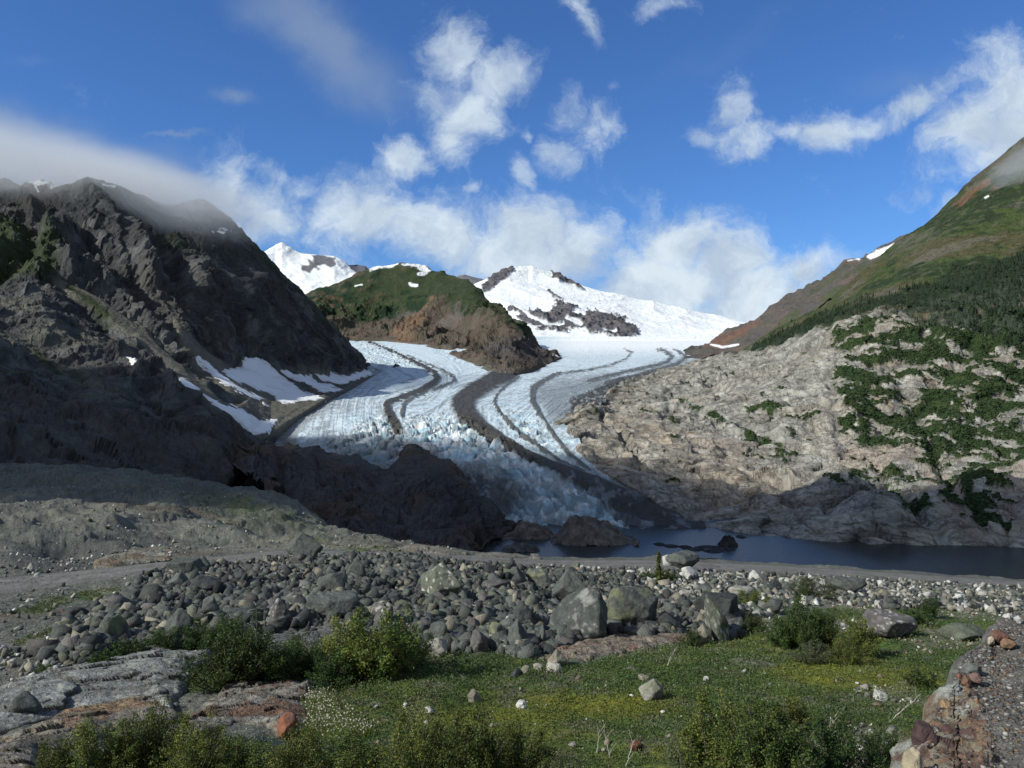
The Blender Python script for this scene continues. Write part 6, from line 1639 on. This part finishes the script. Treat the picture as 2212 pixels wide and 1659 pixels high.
def tribute(name, label, cat, cx, ybase, w, h, d, dm, col, seed, **kw):
    o = knob(name, cx, w, ybase, ybase - h, d, dm, M_cliff2, col, seed, **kw)
    del o['kind']; tag(o, label, cat); return o
def lake_d(py): return -LAKE_Z * FPX / (py - CY)
tribute('lake_rock', 'brown rounded rock at the glacier snout, smaller one on the left', 'rock', 1146, 1156, 124, 28, lake_d(1158), 24, (.145, .125, .11), 1, peaks=[(-.35, .35, 1.0), (.3, .5, .85)])
tribute('lake_rock', 'large brown rock mound at the glacier snout rising from the lake', 'rock', 1278, 1164, 190, 44, lake_d(1168), 34, (.14, .125, .11), 2, peaks=[(-.45, .4, 1.05), (.1, .5, .8), (.6, .4, .35)])
tribute('lake_rock', 'low dark skerry in the lake near the left shore', 'rock', 1125, 1190, 86, 14, lake_d(1188), 14, (.10, .10, .098), 3)
tribute('debris_covered_ice', 'dark debris-covered ice chunk floating off the glacier snout', 'ice chunk', 1572, 1178, 42, 20, lake_d(1178), 12, (.045, .045, .045), 4)
for k, (x, y, w) in enumerate([(1450, 1180, 34), (1500, 1187, 50), (1540, 1191, 44), (1565, 1186, 46), (1480, 1182, 30), (1530, 1182, 60), (1600, 1160, 20), (1425, 1176, 26)]):
    tribute('floating_ice', ['thin dark floe nearest the snout', 'long dark floe before the ice chunk', 'low dark floe closest to the road', 'flat dark floe below the floating chunk', 'small dark floe behind the long one', 'widest dark floe left of the chunk', 'tiny dark floe right of the chunk', 'leftmost small dark floe in the lake'][k], 'ice floe', x, y, w, 3.0, lake_d(y), 10, (.04, .042, .045), 30 + k)
del GL

# ------------------------------------------------------------------ clouds that lie on the ridges
def vol_mat(name, dens, col=(.9, .92, .95), aniso=.2, shape=None, emis=None):
    m = bpy.data.materials.new(name); m.use_nodes = True
    nt = m.node_tree; nt.nodes.clear(); N = NT(nt)
    out = N.n('ShaderNodeOutputMaterial'); v = N.n('ShaderNodeVolumePrincipled')
    v.inputs['Color'].default_value = (*col, 1); v.inputs['Anisotropy'].default_value = aniso
    if shape is None:
        v.inputs['Density'].default_value = dens
    else:
        N.put(v.inputs['Density'], N.m('MULTIPLY', shape(N), dens))
    nt.links.new(v.outputs[0], out.inputs['Volume'])
    return m
def ridge_cloud(name, label, c, r, dens, wob=.95, tilt=0):
    def shape(N):
        p = N.n('ShaderNodeTexCoord').outputs['Object']
        q = N.vm('LENGTH', p)
        nz = N.noise(N.vm('MULTIPLY', p, (1.0, 1.0, .8)), 1.7, 4, .55, .4)
        f = N.m('ADD', N.m('SUBTRACT', 1.0, q), N.m('MULTIPLY', N.m('SUBTRACT', nz, .5), wob))
        return N.m('MULTIPLY', N.ss(f, .08, .62), N.ss(q, 1.0, .85))
    V, F = ICO[4]
    o = link(name, mesh(name, V, F, vol_mat(name, dens, shape=shape), smooth=True))
    o.location = c; o.scale = r; o.rotation_euler = (0, R(tilt), 0)
    tag(o, label, 'cloud', kind='stuff')
    return o
def at(px, py, d): return tuple(unproj(px, py, d))
CLOUDS = True
if CLOUDS:
    ridge_cloud('ridge_cloud', 'grey cloud bank lying on the crest of the dark left mountain', at(60, 380, 1280), (440, 300, 88), .0060, tilt=11)
    ridge_cloud('ridge_cloud', 'thin grey end of the cloud bank over the left mountain shoulder', at(330, 414, 1400), (230, 220, 58), .0052, tilt=12)
    ridge_cloud('ridge_cloud', 'wisp of mist on the right mountain ridge at the picture edge', at(2262, 350, 1720), (150, 160, 75), .006, tilt=-20)

# unseen cloud outside the picture, outline shaped to shade snout, lake and cliff foot
def shadow_cloud():
    ground = [(-760, 300), (-420, 255), (-300, 232), (-170, 222), (-95, 208), (-30, 250), (30, 380), (130, 400), (300, 380), (345, 450), (320, 540), (286, 592), (235, 598), (150, 602), (100, 616), (40, 648), (-20, 672), (-70, 705), (-160, 735), (-230, 780), (-420, 800), (-760, 760)]
    z0, h = -70.0, 950.0
    k = (h - z0) / TO_SUN.z
    pts = [(x + TO_SUN.x * k, y + TO_SUN.y * k) for x, y in ground]
    xs = np.arange(min(p[0] for p in pts) - 40, max(p[0] for p in pts) + 40, 9.0); ys = np.arange(min(p[1] for p in pts) - 40, max(p[1] for p in pts) + 40, 9.0)
    X, Y = np.meshgrid(xs, ys)
    dd = pdist(X, Y, pts + [pts[0]])[0]; dd = np.where(inpoly(X, Y, pts), dd, -dd)
    Q = np.stack([X, Y, X * 0], -1)
    dd = dd + fbm(Q, 60, 4) * 16
    th = 170 * np.clip(np.clip(dd, 0, None) / 36, 0, 1) ** .6 * (1 + .15 * fbm(Q, 80, 3))
    top = np.stack([X, Y, h + th * .7], -1); bot = np.stack([X, Y, h - th * .3 - .5], -1)
    F = gridfaces(*X.shape); ok = (dd > -9).ravel(); F = F[ok[F].all(1)]
    nv = X.size
    # close the rim
    from collections import Counter
    e = np.concatenate([F[:, [0, 1]], F[:, [1, 2]], F[:, [2, 3]], F[:, [3, 0]]]); key = np.sort(e, 1)
    u, inv, cnt = np.unique(key, axis=0, return_inverse=True, return_counts=True)
    be = e[cnt[inv.ravel()] == 1]
    side = np.stack([be[:, 1], be[:, 0], be[:, 0] + nv, be[:, 1] + nv], 1)
    V = np.concatenate([top.reshape(-1, 3), bot.reshape(-1, 3)])
    F = np.concatenate([F, F[:, ::-1] + nv, side])
    used = np.unique(F); remap = np.zeros(len(V), int); remap[used] = np.arange(len(used))
    o = link('shadow_cloud', mesh('shadow_cloud', V[used], remap[F], vol_mat('shadow_cloud', .017, col=(.95, .95, .95)), smooth=True))
    tag(o, 'unseen cloud shaped to shade the valley', 'cloud', kind='stuff')
if CLOUDS:
    shadow_cloud()
